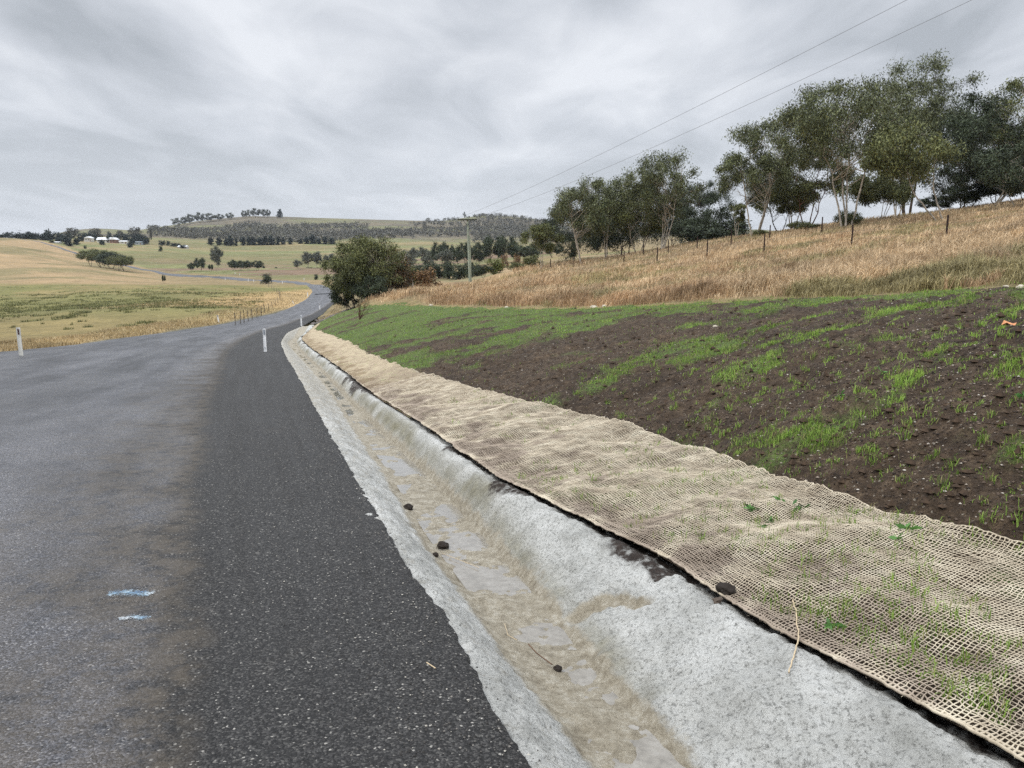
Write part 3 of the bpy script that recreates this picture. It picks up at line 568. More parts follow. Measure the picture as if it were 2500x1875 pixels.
def gum(seed, Ht, W, stems=2, cb=.35, nb=26, nl=6000, ls=.26, lm='gum', bm='bark', br=.20, lean=(0, 0), dens=1.0, tr=1.0, wid=.32):
    nb = int(nb*2.1); nl = int(nl*2.7); br = br*.66
    """returns trunk mesh object and crown mesh object, at the origin, unlinked from any thing until copied"""
    r = random.Random(seed); g = np.random.default_rng(seed)
    T = MB(); Cc = MB(); tops = []
    fork = Ht*cb*r.uniform(.7, 1.0)
    for s in range(stems):
        an = r.uniform(0, 6.28)+s*6.28/stems; sp = W*.10*(stems > 1)
        b = (math.cos(an)*W*.03*(stems > 1), math.sin(an)*W*.03*(stems > 1), -.3)
        t = (lean[0]*.5+math.cos(an)*sp*1.1, lean[1]*.5+math.sin(an)*sp*1.1, fork*r.uniform(.85, 1.15))
        rad = Ht*.0135*tr/(stems**.4); p = T.limb(b, t, rad*1.25, rad*.8, n=7, jit=.008, r=r)
        t2 = (lean[0]*.8+math.cos(an)*sp*2.3, lean[1]*.8+math.sin(an)*sp*2.3, Ht*r.uniform(.72, .86)); p2 = T.limb(t, t2, rad*.8, rad*.22, n=8, jit=.016, r=r)
        tops.append((p2, rad))
    cs, rs = [], []; cz = Ht*(cb+1)/2; rz = Ht*(1-cb)/2
    for k in range(nb):
        while True:
            u = np.array([r.uniform(-1, 1) for _ in range(3)]); q = np.linalg.norm(u)
            if .25 < q < 1: break
        c = np.array([u[0]*W/2*(1-br)+lean[0], u[1]*W/2*(1-br)+lean[1], cz+u[2]*rz*(1-br)]); c[2] = min(c[2], Ht*(1-br*.45))
        rad = W*br*r.uniform(.6, 1.25); cs.append(c); rs.append(rad)
        pp, r0 = r.choice(tops); j = int(np.argmin(np.linalg.norm(pp-(c-np.array([0, 0, Ht*.16])), axis=1))); p = T.limb(pp[j], c, r0*.42*(1-.06*j), r0*.06, sag=.06, n=6, jit=.04, r=r, sides=4)
        for _ in range(3):
            e = c+np.array([r.gauss(0, 1) for _ in range(3)])*rad*.5; T.limb(p[3 if r.random() < .5 else 4], e, r0*.12, r0*.03, n=4, jit=.05, r=r, sides=3)
    cs = np.array(cs); rs = np.array(rs); P = blobleaves(cs, rs, int(nl*dens), g, .15, .85)
    V, f = leaves(P, ls, wid, g); Cc.add(V, f)
    return T.build('trunk', M[bm]), Cc.build('crown', M[lm], smooth=False)
def dome(seed, Ht, W, nl=1200, ls=.3, lm='olive', bm='barkd', cone=0, low=.0, nb=14):
    r = random.Random(seed); g = np.random.default_rng(seed); T = MB(); Cc = MB(); cs = []; rs = []
    for k in range(nb):
        a = r.uniform(0, 6.28); hz = r.uniform(low+.12, .86); wr = math.sqrt(max(0, 1-hz**2)) if not cone else (1-hz)**.8*1.0
        q = math.sqrt(r.random())*wr*.36*W; c = (math.cos(a)*q, math.sin(a)*q, Ht*hz); cs.append(c); rs.append(W*r.uniform(.13, .22)*(1 if not cone else (1.25-hz)))
        T.limb((0, 0, -.2), c, Ht*.014, Ht*.003, n=4, jit=.04, r=r, sides=4)
    T.limb((0, 0, -.3), (0, 0, Ht*.6), Ht*.02, Ht*.008, n=4, jit=.02, r=r)
    if cone: cs.append((0, 0, Ht*.93)); rs.append(W*.08)
    P = blobleaves(np.array(cs), np.array(rs), nl, g, .4, .9); V, f = leaves(P, ls, .5, g, .35); Cc.add(V, f)
    return T.build('trunk', M[bm]), Cc.build('crown', M[lm], smooth=False)
PROTO = {}
def place(kind, pos, Ht, W, label, cat='tree', name='gum_tree', group=None, rz=None, rot=None):
    """kind: proto key with unit size (hp, wp); scaled to Ht, W"""
    (t, c, hp, wp, fresh) = PROTO[kind]
    e = empty(name, pos, label, cat, group, 0, (W/wp, W/wp, Ht/hp), rot or (0, 0, random.uniform(0, 6.28) if rz is None else rz))
    if fresh: t.parent = e; c.parent = e; PROTO[kind] = (t, c, hp, wp, False)
    else: put(t, e); put(c, e)
    return e
def proto(key, fn, hp, wp, **k): t, c = fn(hash_(key), hp, wp, **k); PROTO[key] = (t, c, hp, wp, True)
def hash_(s): return sum(ord(ch)*(i+3) for i, ch in enumerate(s))
def pos(px, Y, dy=0):
    x = (px-1250)/F/1.012*Y; return (x, Y, h1(x, Y)+dy)
def hh_(px, pyt, Y):      # height of a thing standing at px,Y whose top shows at pyt
    return at(px, pyt, Y)[2]-pos(px, Y)[2]
S_ = lambda Y: Y/F       # metres per photo pixel

# near gums, right-hand stand -- (px base, top py, Y, width px, crown start, stems, leaf, label)
near = [
 (1838, 292, 88, 168, .34, 4, 'gum', 'bark', 34, 8500, 0, 'broad grey-green gum with a cluster of pale slender trunks, leftmost of the tall right-hand stand'),
 (1965, 330, 92, 150, .30, 3, 'olive', 'barkr', 26, 6500, 0, 'gum with reddish brown trunks just right of the leftmost tall gum of the stand'),
 (2062, 182, 72, 300, .40, 4, 'gum', 'bark', 42, 11500, 0, 'large round-headed gum with twin pale trunks rising at the middle of the right-hand stand'),
 (2205, 140, 86, 225, .48, 3, 'gum', 'barkd', 26, 5600, 0, 'tallest open-crowned gum with branches showing against the sky'),
 (2290, 300, 63, 190, .50, 2, 'olive', 'bark', 22, 5200, -90, 'leaning gum whose crown hangs out to the left of its base'),
 (2400, 215, 78, 230, .20, 3, 'dark', 'bark', 36, 10500, 0, 'dense dark gum with pale bare trunks at the right of the stand'),
 (2330, 255, 92, 200, .10, 2, 'dark', 'barkd', 30, 9000, 0, 'very dark bushy gum filling the gap behind the leaning gum'),
 (2535, 145, 76, 260, .30, 3, 'olive', 'bark', 36, 9500, 0, 'tall gum cut off by the right edge of the photograph'),
 (2475, 330, 66, 180, .25, 2, 'dark', 'bark', 28, 7500, 0, 'dark low-crowned gum standing in front of the gum at the right edge'),
 (1900, 400, 96, 130, .25, 3, 'olive', 'barkd', 22, 5200, 0, 'shorter olive gum tucked between the two leftmost gums of the tall stand'),
 (2140, 420, 80, 150, .42, 3, 'olive', 'bark', 20, 4600, 0, 'low thin-stemmed gum under the right side of the large round-headed gum'),
 (1425, 432, 96, 150, .38, 2, 'gum', 'bark', 26, 5600, 0, 'white-trunked gum forking in a wide V at the left of the middle stand'),
 (1480, 418, 104, 130, .30, 2, 'gum', 'bark', 24, 5200, 0, 'gum with a pale wispy top behind the V-forked white gum'),
 (1560, 408, 102, 150, .25, 3, 'olive', 'bark', 30, 7500, 0, 'full olive gum in the centre of the middle stand'),
 (1612, 362, 96, 165, .36, 4, 'gum', 'bark', 30, 6000, 0, 'tallest gum of the middle stand with several white trunks and a feathery top'),
 (1700, 440, 118, 130, .20, 2, 'dark', 'barkd', 26, 6500, 0, 'dark rounded gum at the right end of the middle stand'),
 (1515, 470, 112, 180, .05, 2, 'dark', 'barkd', 30, 8000, 0, 'dark undergrowth gum behind the trunks of the middle stand'),
 (1400, 500, 112, 150, .05, 2, 'dark', 'barkd', 28, 6500, 0, 'dark low gum behind the V-forked white gum'),
 (1322, 545, 104, 85, .45, 2, 'olive', 'bark', 16, 3000, 0, 'small olive gum on a slender pale trunk, left of the middle stand'),
 (1650, 500, 114, 150, .05, 2, 'dark', 'barkd', 26, 6500, 0, 'dark low gum behind the white trunks of the tallest middle gum'),
]
for i, (px, pt, Y_, wpx, cb, st, lm, bm, nb, nl, ln, lab) in enumerate(near):
    p_ = pos(px, Y_); Ht = at(px, pt, Y_)[2]-p_[2]; W = wpx*S_(Y_)*1.3; cb = max(.05, cb-.08)
    t, c = gum(500+i*13, Ht*1.02, W, stems=st, cb=cb, nb=nb, nl=nl, ls=.25, dens=1.35, lm=lm, bm=bm, lean=(ln*S_(Y_), 0), tr=.8, br=.17 if nb > 24 else .2)
    e = empty('gum_tree', p_, lab, 'gum tree', 'gums on the hill to the right', 0); t.parent = e; c.parent = e
# clump beside the road bend
clump = [
 (862, 600, 86, 105, .28, 3, 'olive', 'barkd', 26, 6000, -14, 'olive leaning gum with black trunks at the left of the roadside clump'),
 (885, 566, 90, 120, .22, 3, 'olive', 'barkd', 30, 7500, 0, 'tallest round olive gum of the roadside clump near the bend'),
 (915, 575, 89, 125, .20, 3, 'olive', 'bark', 30, 7500, 0, 'olive gum with pale bare limbs in the middle of the roadside clump'),
 (945, 600, 91, 90, .12, 2, 'browny', 'bark', 24, 5000, 0, 'brown-tinged gum at the right side of the roadside clump'),
 (975, 640, 92, 60, .05, 2, 'browny', 'bark', 16, 1500, 0, 'half-bare brown sapling right of the roadside clump'),
 (850, 660, 88, 75, .10, 3, 'dark', 'barkd', 20, 4500, -8, 'low dark bushy gum overhanging the road bend'),
 (905, 665, 85, 75, .08, 3, 'dark', 'barkd', 20, 4200, 0, 'low dark foliage gum in front of the roadside clump'),
]
for i, (px, pt, Y_, wpx, cb, st, lm, bm, nb, nl, ln, lab) in enumerate(clump):
    p_ = pos(px, Y_); Ht = at(px, pt, Y_)[2]-p_[2]; W = wpx*S_(Y_)*1.36
    t, c = gum(900+i*7, Ht*1.02, W, stems=st, cb=max(.02, cb*.35), nb=nb, nl=nl, ls=.24, dens=.72, lm=lm, bm=bm, lean=(ln*S_(Y_), 0), tr=1.0, br=.19)
    e = empty('gum_tree', p_, lab, 'gum tree', 'gums in the roadside clump', 0); t.parent = e; c.parent = e
# bare leaning trunk + rust shrub
p_ = pos(1012, 94); T = MB(); T.limb((0, 0, -.2), (-1.3, 0, 3.6), .11, .05, n=7, jit=.02)
for q in ((-2.2, .3, 5.0), (-.8, -.4, 5.2), (-1.9, 0, 4.4), (-.9, .4, 4.6)): T.limb((-1.3, 0, 3.6), q, .04, .01, n=4)
e = empty('bare_tree', p_, 'leaning bare pale trunk with a few twigs right of the roadside clump', 'dead tree'); T.build('trunk', M['bark'], e)

# protos for repeated, farther plants
proto('spreadgum', gum, 10, 12, stems=3, cb=.30, nb=22, nl=2600, ls=.55, lm='olive', bm='barkd')
proto('greygum', gum, 10, 9, stems=3, cb=.30, nb=18, nl=1500, ls=.6, lm='grey', bm='bark')
proto('darkgum', gum, 9, 9, stems=2, cb=.18, nb=20, nl=2400, ls=.5, lm='dark', bm='barkd')
proto('olivegum', gum, 9, 5, stems=3, cb=.35, nb=14, nl=1900, ls=.34, lm='olive', bm='bark')
proto('hillgum', gum, 9, 9, stems=2, cb=.12, nb=7, nl=260, ls=1.3, lm='grey', bm='barkd')
proto('domeshrub', dome, 3.2, 4.2, nl=2400, ls=.26, lm='dark', nb=22); proto('limeshrub', dome, 3.2, 4.0, nl=3400, ls=.2, lm='lime', nb=22); proto('oliveshrub', dome, 3, 4, nl=2200, ls=.24, lm='olive', nb=20)
proto('rustshrub', dome, 3, 4, nl=2000, ls=.22, lm='rust', nb=16); proto('conifer', dome, 10, 8, nl=900, ls=1.1, lm='conifer', cone=1, nb=20); proto('roundtree', dome, 10, 14, nl=900, ls=1.3, lm='conifer', nb=22)
proto('greydome', dome, 10, 14, nl=900, ls=1.3, lm='scrub', nb=22)
ORD = ['leftmost', 'second', 'third', 'fourth', 'fifth', 'sixth', 'seventh', 'eighth', 'ninth', 'tenth', 'eleventh', 'twelfth', 'thirteenth', 'fourteenth', 'fifteenth', 'sixteenth', 'seventeenth', 'eighteenth', 'nineteenth', 'twentieth']
WF = {'low shrubs between the gum stands': 1.5, 'shrubs under the right-hand gums': 1.5, 'conifers of the windbreak row': 1.5, 'conifers of the second windbreak': 1.6, 'dark trees along the left skyline': 1.5, 'bushy trees in front of the left belt': 1.5, 'dark trees at the homestead': 1.3, 'gums on the hill crest': 1.55, 'short tree row beside the hillside shed': 1.4}
WT = {'low shrubs between the gum stands': 12, 'shrubs under the right-hand gums': 14, 'dark trees along the left skyline': 2, 'conifers of the windbreak row': 2, 'gums on the hill crest': 2, 'dark trees at the homestead': 1}
def row(kind, spec, fmt, cat, name, group):
    spec = sorted(spec); n = len(spec)
    for i, (px, top, Y_, wpx) in enumerate(spec):
        if px < -60: continue
        o_ = 'leftmost' if i == 0 else ('rightmost' if i == n-1 else ORD[i]+' from the left')
        wf = WF.get(group, 1.15)
        place(kind if isinstance(kind, str) else kind[i % len(kind)], pos(px, Y_), hh_(px, top-WT.get(group, 0), Y_)*random.uniform(.86, 1.1), wpx*S_(Y_)*wf*random.uniform(.82, 1.25), fmt % o_, cat, name, group)
place('rustshrub', pos(1040, 97), hh_(1040, 650, 97), 85*S_(97), 'rust-orange bush at the left end of the dry grass hill', 'bush', 'bush')
place('oliveshrub', pos(1000, 99), hh_(1000, 648, 99), 70*S_(99), 'yellowish olive bush between the roadside clump and the rust-orange bush', 'bush', 'bush')
place('limeshrub', pos(1208, 125), hh_(1208, 627, 125), 62*S_(125), 'bright yellow-green rounded bush right of the power pole', 'bush', 'bush')
place('darkgum', pos(1178, 124), hh_(1178, 645, 124), 55*S_(124), 'dark green bush against the left side of the yellow-green bush', 'bush', 'bush')
place('oliveshrub', pos(1262, 122), hh_(1262, 640, 122), 60*S_(122), 'grey olive bush in the dip right of the yellow-green bush', 'bush', 'bush')
place('oliveshrub', pos(1300, 118), hh_(1300, 622, 118), 60*S_(118), 'taller olive bush below the small slender-trunked gum', 'bush', 'bush')
row('domeshrub', [(1020, 640, 175, 50), (1048, 637, 178, 48), (1072, 634, 180, 46), (1096, 632, 176, 50), (1122, 636, 172, 52), (1150, 640, 170, 46), (1165, 645, 166, 40)], '%s dark rounded bush of the low row behind the power pole', 'bush', 'bush', 'dark bushes behind the power pole')
row('darkgum', [(1075, 592, 300, 36), (1098, 590, 300, 34), (1132, 588, 280, 42), (1165, 580, 275, 44), (1205, 572, 270, 48), (1238, 572, 265, 50), (1270, 590, 262, 40), (1300, 596, 250, 46), (1350, 590, 240, 60)], '%s dark gum on the slope beyond the power pole', 'gum tree', 'gum_tree', 'dark gums beyond the power pole')
row('greygum', [(985, 604, 330, 40), (1010, 598, 340, 36), (1032, 600, 320, 40), (1058, 606, 310, 36), (1090, 612, 290, 36), (1118, 610, 300, 30), (1170, 612, 280, 34), (1000, 618, 280, 36), (1045, 622, 260, 34)], '%s grey thin-leaved gum right of the roadside clump', 'gum tree', 'gum_tree', 'grey gums behind the roadside clump')
row('rustshrub', [(1232, 612, 210, 26), (1262, 618, 205, 30), (1285, 622, 200, 22)], '%s reddish brown bush below the dark gums beyond the pole', 'bush', 'bush', 'reddish bushes beyond the pole')
row('domeshrub', [(1720, 545, 112, 70), (1765, 540, 116, 70), (1800, 545, 118, 60), (1740, 565, 104, 60), (1690, 560, 106, 60)], '%s low dark shrub in the gap between the two gum stands', 'shrub', 'shrub', 'low shrubs between the gum stands')
row('oliveshrub', [(1945, 552, 84, 55), (1968, 556, 80, 50), (2055, 530, 74, 40), (1850, 575, 86, 36), (2075, 535, 73, 30)], '%s small green shrub at the feet of the tall right-hand gums', 'shrub', 'shrub', 'shrubs under the right-hand gums')
row('darkgum', [(2270, 470, 86, 90), (2345, 440, 82, 110), (2420, 425, 80, 110), (2490, 410, 78, 120), (2560, 400, 76, 120)], '%s dark bushy understorey tree at the right end of the stand', 'bush', 'bush', 'dark understorey at the right')
row('olivegum', [(1795, 480, 100, 50), (1930, 440, 100, 70), (2180, 380, 98, 80)], '%s thin background gum between the tall right-hand gums', 'gum tree', 'gum_tree', 'background gums of the right-hand stand')
# valley trees
row(['spreadgum', 'spreadgum', 'darkgum'], [(222, 608, 392, 64), (248, 604, 385, 66), (272, 609, 378, 60), (303, 619, 366, 58), (288, 624, 360, 50)], '%s spreading gum of the clump beside the far road', 'gum tree', 'gum_tree', 'gums beside the far road')
row('greygum', [(528, 598, 382, 36)], '%s tall ragged gum standing alone in the valley', 'gum tree', 'gum_tree', None) if False else place('greygum', pos(530, 384), hh_(530, 600, 384), 40*S_(384), 'tall ragged grey gum standing alone left of the second far pole', 'gum tree', 'gum_tree')
row('darkgum', [(466, 640, 392, 14), (488, 630, 394, 24), (514, 643, 396, 14), (568, 633, 398, 24), (585, 632, 398, 22), (606, 634, 398, 24), (628, 634, 398, 26)], '%s of the small dark trees along the creek in the valley', 'tree', 'tree', 'dark trees along the valley creek')
row('greygum', [(750, 613, 430, 40), (775, 616, 430, 36), (808, 620, 425, 34), (725, 634, 412, 24)], '%s pale gum beyond the bend, left of the clump', 'gum tree', 'gum_tree', 'pale gums beyond the bend')
place('domeshrub', pos(648, 276), hh_(648, 667, 276), 38*S_(276), 'dark dense bush standing beside the road where the paddock ends', 'bush', 'bush')
place('domeshrub', pos(770, 300), hh_(770, 668, 300), 14*S_(300), 'small round grey bush just left of the roadside clump', 'bush', 'bush')
place('darkgum', pos(397, 262), hh_(397, 670, 262), 11*S_(262), 'lone small dark sapling at the back of the paddock', 'sapling', 'sapling')
place('domeshrub', pos(99, 470), hh_(99, 616, 470), 12*S_(470), 'single dark bush on the orange hillside', 'bush', 'bush')
row('domeshrub', [(673, 652, 430, 10), (643, 650, 425, 9), (212, 598, 560, 9), (395, 600, 560, 12)], '%s tiny shrub dotted on the pale green slopes across the valley', 'shrub', 'shrub', 'tiny shrubs across the valley')
# windbreaks
row('conifer', [(518, 582, 790, 19), (538, 581, 790, 16), (556, 585, 790, 13), (566, 577, 790, 17), (580, 581, 790, 11), (597, 577, 792, 20), (611, 580, 794, 14), (622, 578, 796, 18), (637, 579, 798, 16), (650, 577, 800, 18), (665, 577, 800, 18), (682, 578, 802, 14), (695, 580, 804, 13), (712, 582, 806, 17)], '%s conifer of the dark windbreak row below the scrubby hill', 'conifer', 'conifer', 'conifers of the windbreak row')
row('conifer', [(737, 582, 815, 16), (751, 579, 815, 17), (766, 575, 815, 18), (781, 579, 815, 17), (796, 579, 815, 17), (812, 580, 815, 17)], '%s conifer of the second windbreak, just left of the roadside clump', 'conifer', 'conifer', 'conifers of the second windbreak')
# homestead trees
row('roundtree', [(12, 573, 640, 30), (30, 568, 650, 26), (50, 570, 645, 30), (70, 567, 640, 30), (92, 570, 640, 28), (112, 570, 640, 30), (130, 565, 640, 32), (150, 567, 650, 32), (168, 570, 640, 26)], '%s round dark tree of the belt along the left skyline', 'tree', 'tree', 'dark trees along the left skyline')
row('conifer', [(78, 563, 660, 26), (122, 560, 700, 16), (150, 580, 600, 22), (170, 584, 590, 22), (192, 583, 600, 20), (133, 588, 590, 18), (175, 594, 575, 18)], '%s bushy tree in front of the left skyline belt', 'tree', 'tree', 'bushy trees in front of the left belt')
row('greydome', [(180, 556, 760, 32), (238, 558, 760, 34), (338, 549, 860, 44), (302, 561, 840, 26), (375, 552, 880, 9), (127, 558, 780, 7)], '%s grey-brown domed tree rising above the homestead', 'tree', 'tree', 'domed trees above the homestead')
row('roundtree', [(208, 569, 705, 20), (222, 567, 740, 22), (238, 569, 722, 14), (273, 565, 745, 16), (270, 573, 706, 13), (292, 570, 740, 26), (312, 570, 740, 26), (332, 572, 740, 26), (352, 574, 738, 26), (364, 578, 730, 16), (253, 584, 640, 12), (258, 588, 630, 9), (326, 580, 660, 20), (321, 592, 610, 16), (358, 584, 700, 14)], '%s dark tree among the white-roofed homestead buildings', 'tree', 'tree', 'dark trees at the homestead')
row('roundtree', [(400, 587, 700, 14), (414, 588, 700, 14), (428, 592, 690, 14), (440, 594, 680, 12), (450, 597, 672, 12)], '%s tree of the short dark row beside the white hillside shed', 'tree', 'tree', 'short tree row beside the hillside shed')
# hill top trees
row('hillgum', [(438, 529, 1400, 20), (458, 527, 1420, 18), (474, 523, 1430, 20), (496, 518, 1440, 22), (520, 521, 1440, 24), (545, 523, 1450, 18), (568, 518, 1460, 18), (603, 515, 1480, 12), (613, 514, 1480, 12), (632, 508, 1490, 18), (650, 511, 1490, 16), (662, 509, 1490, 10)], '%s gum on the crest of the hill against the sky', 'gum tree', 'gum_tree', 'gums on the hill crest')
place('conifer', pos(690, 1490), hh_(690, 511, 1490), 24*S_(1490), 'lone conifer on the hill crest right of the crest gums', 'conifer', 'conifer')
row('hillgum', [(1135, 515, 1500, 8), (1160, 522, 1500, 6), (1178, 520, 1500, 6)], '%s tiny tree on the rounded far hilltop above the power pole', 'tree', 'tree', 'tiny trees on the far hilltop')
# scrubby woodland on the hillside: one mass
def woodland():
    g = np.random.default_rng(5); n = 5200; px = g.uniform(370, 1420, n); t = g.uniform(0, 1, n); Yq = 900+600*t; x = (px-1250)/F/1.012*Yq; y = Yq
    d = fbm(x*.006+3, y*.005, 141, 4)+.22*np.exp(-((t-.30)/.24)**2)-.30*sm(.66, .98, t)*np.where(px < 720, .35, .7)*(px < 1040)-.10*(px < 560)*(t < .35)+.04*sm(700, 1000, px)-.12*(px < 430)-.05*sm(.55, .8, t)-.085*sm(1000, 1100, px)
    m = d > .50+.03*(px < 1000)+.05*(fbm(x*.02, y*.02, 143, 2)-.5); x, y = x[m], y[m]; z = H(x, y)+(fbm(x*.012, y*.012, 35, 4)-.5)*10*sm(500, 1100, y)*(1-sm(1250, 1500, y))
    n = len(x); h = g.uniform(4, 9, n); k = 26; u = g.normal(0, 1, (n, k, 3)); u /= np.linalg.norm(u, axis=2, keepdims=True)
    P = np.stack([x, y, z+h*.58], 1)[:, None, :]+u*np.stack([h*.52, h*.52, h*.42], 1)[:, None, :]*g.uniform(.4, 1, (n, k, 1))
    V, f = leaves(P.reshape(-1, 3), 1.7, .7, g, .3); tag(mk('hillside_woodland', V, f, M['scrub'], smooth=False), kind='stuff')
woodland()

# ------------------------------------------------------------------ buildings at the homestead
def house(px, Y_, wpx, hpx, rpx, dep, label, name='house', roof='roof', wall='wall', gable=False, win=2, rz=.1, cat='house'):
    x, y, z = pos(px, Y_); s = S_(Y_); w_, h_, r_ = wpx*s, hpx*s, rpx*s
    e = empty(name, (x, y, z-.5), label, cat, 'homestead buildings', rz); b = MB(); b.box((0, 0, (h_+.5)/2), (w_, dep, h_+.5)); b.build('wall', M[wall], e, False)
    rr = MB(); t = .25; a = w_/2+.4; d = dep/2+.5; z0 = h_+.5
    if gable: V = np.array([[-a, -d, z0], [0, -d, z0+r_], [a, -d, z0], [-a, d, z0], [0, d, z0+r_], [a, d, z0]]); f3 = np.array([[0, 2, 1], [3, 4, 5]]); f4 = np.array([[0, 1, 4, 3], [1, 2, 5, 4], [0, 3, 5, 2]])
    else: V = np.array([[-a, -d, z0], [-a, 0, z0+r_], [-a, d, z0], [a, -d, z0], [a, 0, z0+r_], [a, d, z0]]); f3 = np.array([[0, 1, 2], [3, 5, 4]]); f4 = np.array([[0, 3, 4, 1], [1, 4, 5, 2], [0, 2, 5, 3]])
    mk('roof', V, [f4, f3], M[roof], e, False)
    for k in range(win):
        wx = -w_/2+w_*(k+.7)/(win+.6); q = MB(); q.box((wx, -dep/2-.03, h_*.55+.5), (min(1.8, w_*.14), .1, h_*.36)); q.build('window', M['glass'], e, False)
    q = MB(); q.box((w_*.38, -dep/2-.04, h_*.34+.5), (min(1.2, w_*.12), .1, h_*.68)); q.build('door', M['brick'], e, False)
    return e
house(224, 705, 15, 8, 4, 7, 'two-tone white farmhouse wing at the left end of the homestead', gable=True)
house(262, 708, 30, 6, 5.5, 8, 'long farmhouse with a broad white roof in the middle of the homestead', win=4)
house(285, 704, 13, 7, 5, 9, 'farmhouse end with a white gable at the right of the long house', gable=True, wall='brick')
house(308, 700, 17, 5, 2, 6, 'low white shed between the farmhouse and the dark round tree', 'shed', cat='shed', win=1)
house(344, 696, 15, 6, 1.2, 6, 'blue-grey steel shed at the right end of the homestead', 'shed', roof='shed', wall='shed', cat='shed', win=1)
house(451, 676, 19, 3.2, 3.2, 8, 'white-roofed shed standing alone on the slope right of the homestead', 'shed', cat='shed', win=1)
house(1023, 470, 20, 5, 3.0, 7, 'white-roofed shed half hidden behind grey gums right of the roadside clump', 'shed', cat='shed', win=1)
house(144, 592, 16, 2.5, 1.5, 5, 'low pale shed under the dark trees beside the far road', 'shed', cat='shed', win=1)

# ------------------------------------------------------------------ posts, poles, fences
def guidepost(px, pyb, Y_, label, hgt=1.0, refl='reflg', mat='white', lean=0, rz=None, z=None, wd=.10):
    x = (px-1250)/F/ray(px, pyb)[1]*Y_; z = h1(x, Y_)
    e = empty('guide_post', (x, Y_, z), label, 'guide post', 'guide posts along the road', 0, rot=(0, lean, -.0 if rz is None else rz))
    b = MB(); n = 9; w2 = wd/2; prof = [(-w2, -.008), (-w2, .012), (-w2*.4, .03), (w2*.4, .03), (w2, .012), (w2, -.008), (w2*.4, .008), (-w2*.4, .008)]
    V = []; zs = [-.2, hgt-.02, hgt]; sc = [1, 1, .88]
    for zz, s in zip(zs, sc): V += [(a*s, b_, zz) for a, b_ in prof]
    f = [[i+8*k, (i+1) % 8+8*k, (i+1) % 8+8*k+8, i+8*k+8] for k in range(2) for i in range(8)]
    mk('post', np.array(V), [np.array(f), np.array([[16, 17, 18, 19, 20, 21, 22, 23]])], M[mat], e, False)
    q = MB(); q.box((0, -.012, hgt*.86), (.05 if refl == 'reflg' else .035, .012, .20)); q.build('reflector', M[refl], e, False)
    if Y_ < 70 and refl == 'reflg':
        q = MB(); q.box((0, -.011, hgt*.20), (.02, .006, .06)); q.build('bolt_plate', M['reflg'], e, False)
    return e
guidepost(648, 862, 29.6, 'white flat guide post with a grey reflector on the near right shoulder', .95, wd=.115)
guidepost(736, 797, 67, 'white guide post on the right shoulder where the drain curves away', .98, wd=.12)
guidepost(50, 853, 25.6, 'weathered white guide post with a dark red reflector at the left edge of the photograph', 1.0, 'reflr', 'oldwhite', wd=.14)
for px, Y_, h_, lab, ln in [(528, 72, .72, 'small white guide post leaning left in the verge grass beside the paddock', -.12), (750, 168, 1.0, 'white guide post on the inside of the far bend', 0), (715, 132, .6, 'leaning white guide post low in the dry grass inside the bend', -.4),
    (778, 112, .95, 'white guide post right of the road just before the tree clump', 0), (576, 365, 1.0, 'far white guide post behind the valley road, left of the second pole', 0), (587, 356, 1.0, 'far white guide post behind the valley road, right of the second pole', 0),
    (620, 296, 1.0, 'far white guide post in front of the dark roadside bush', 0), (551, 322, .9, 'far white guide post on the near edge of the valley road', 0), (690, 272, 1.0, 'far white guide post at the near edge of the road past the dark bush', 0), (743, 292, 1.0, 'far white guide post behind the bend, left of the small round bush', 0), (607, 300, 1.2, 'far white guide post at the corner of the paddock fence', 0)]:
    x = (px-1250)/F/1.01*Y_
    guidepost(px, 700, Y_, lab, h_, 'reflr', 'white', ln, wd=.13 if Y_ < 150 else .2)
# paddock fence
fp = [(565, 791, 67), (577, 789, 70), (587, 787, 72), (598, 784, 76), (608, 780, 80), (619, 776, 85), (630, 771, 91), (640, 765, 97), (650, 759, 104), (659, 752, 112), (667, 745, 121), (674, 737, 131), (679, 729, 142), (680, 721, 154), (677, 714, 167), (672, 708, 181), (666, 703, 196), (660, 699, 212), (653, 696, 226), (645, 694, 240)]
fr = empty('paddock_fence', pos(677, 160), 'post and wire fence round the yellow-green paddock inside the bend', 'fence'); fo = np.array(fr.location)
pts = []
for px, py, Y_ in fp:
    x, y, z = pos(px, Y_); b = MB(); b.limb((x-fo[0], y-fo[1], z-.3-fo[2]), (x-fo[0]+random.uniform(-.1, .1), y-fo[1], z+1.15*random.uniform(.85, 1.1)-fo[2]), .034+.0001*Y_, .03+.0001*Y_, n=3, jit=.003); b.build('post', M['post'], fr); pts.append(np.array([x, y, z])-fo)
for hgt in (.45, .8, 1.05):
    b = MB(); b.tube([p+[0, 0, hgt] for p in pts], [.006]*len(pts), 3); b.build('wire', M['wire'], fr)
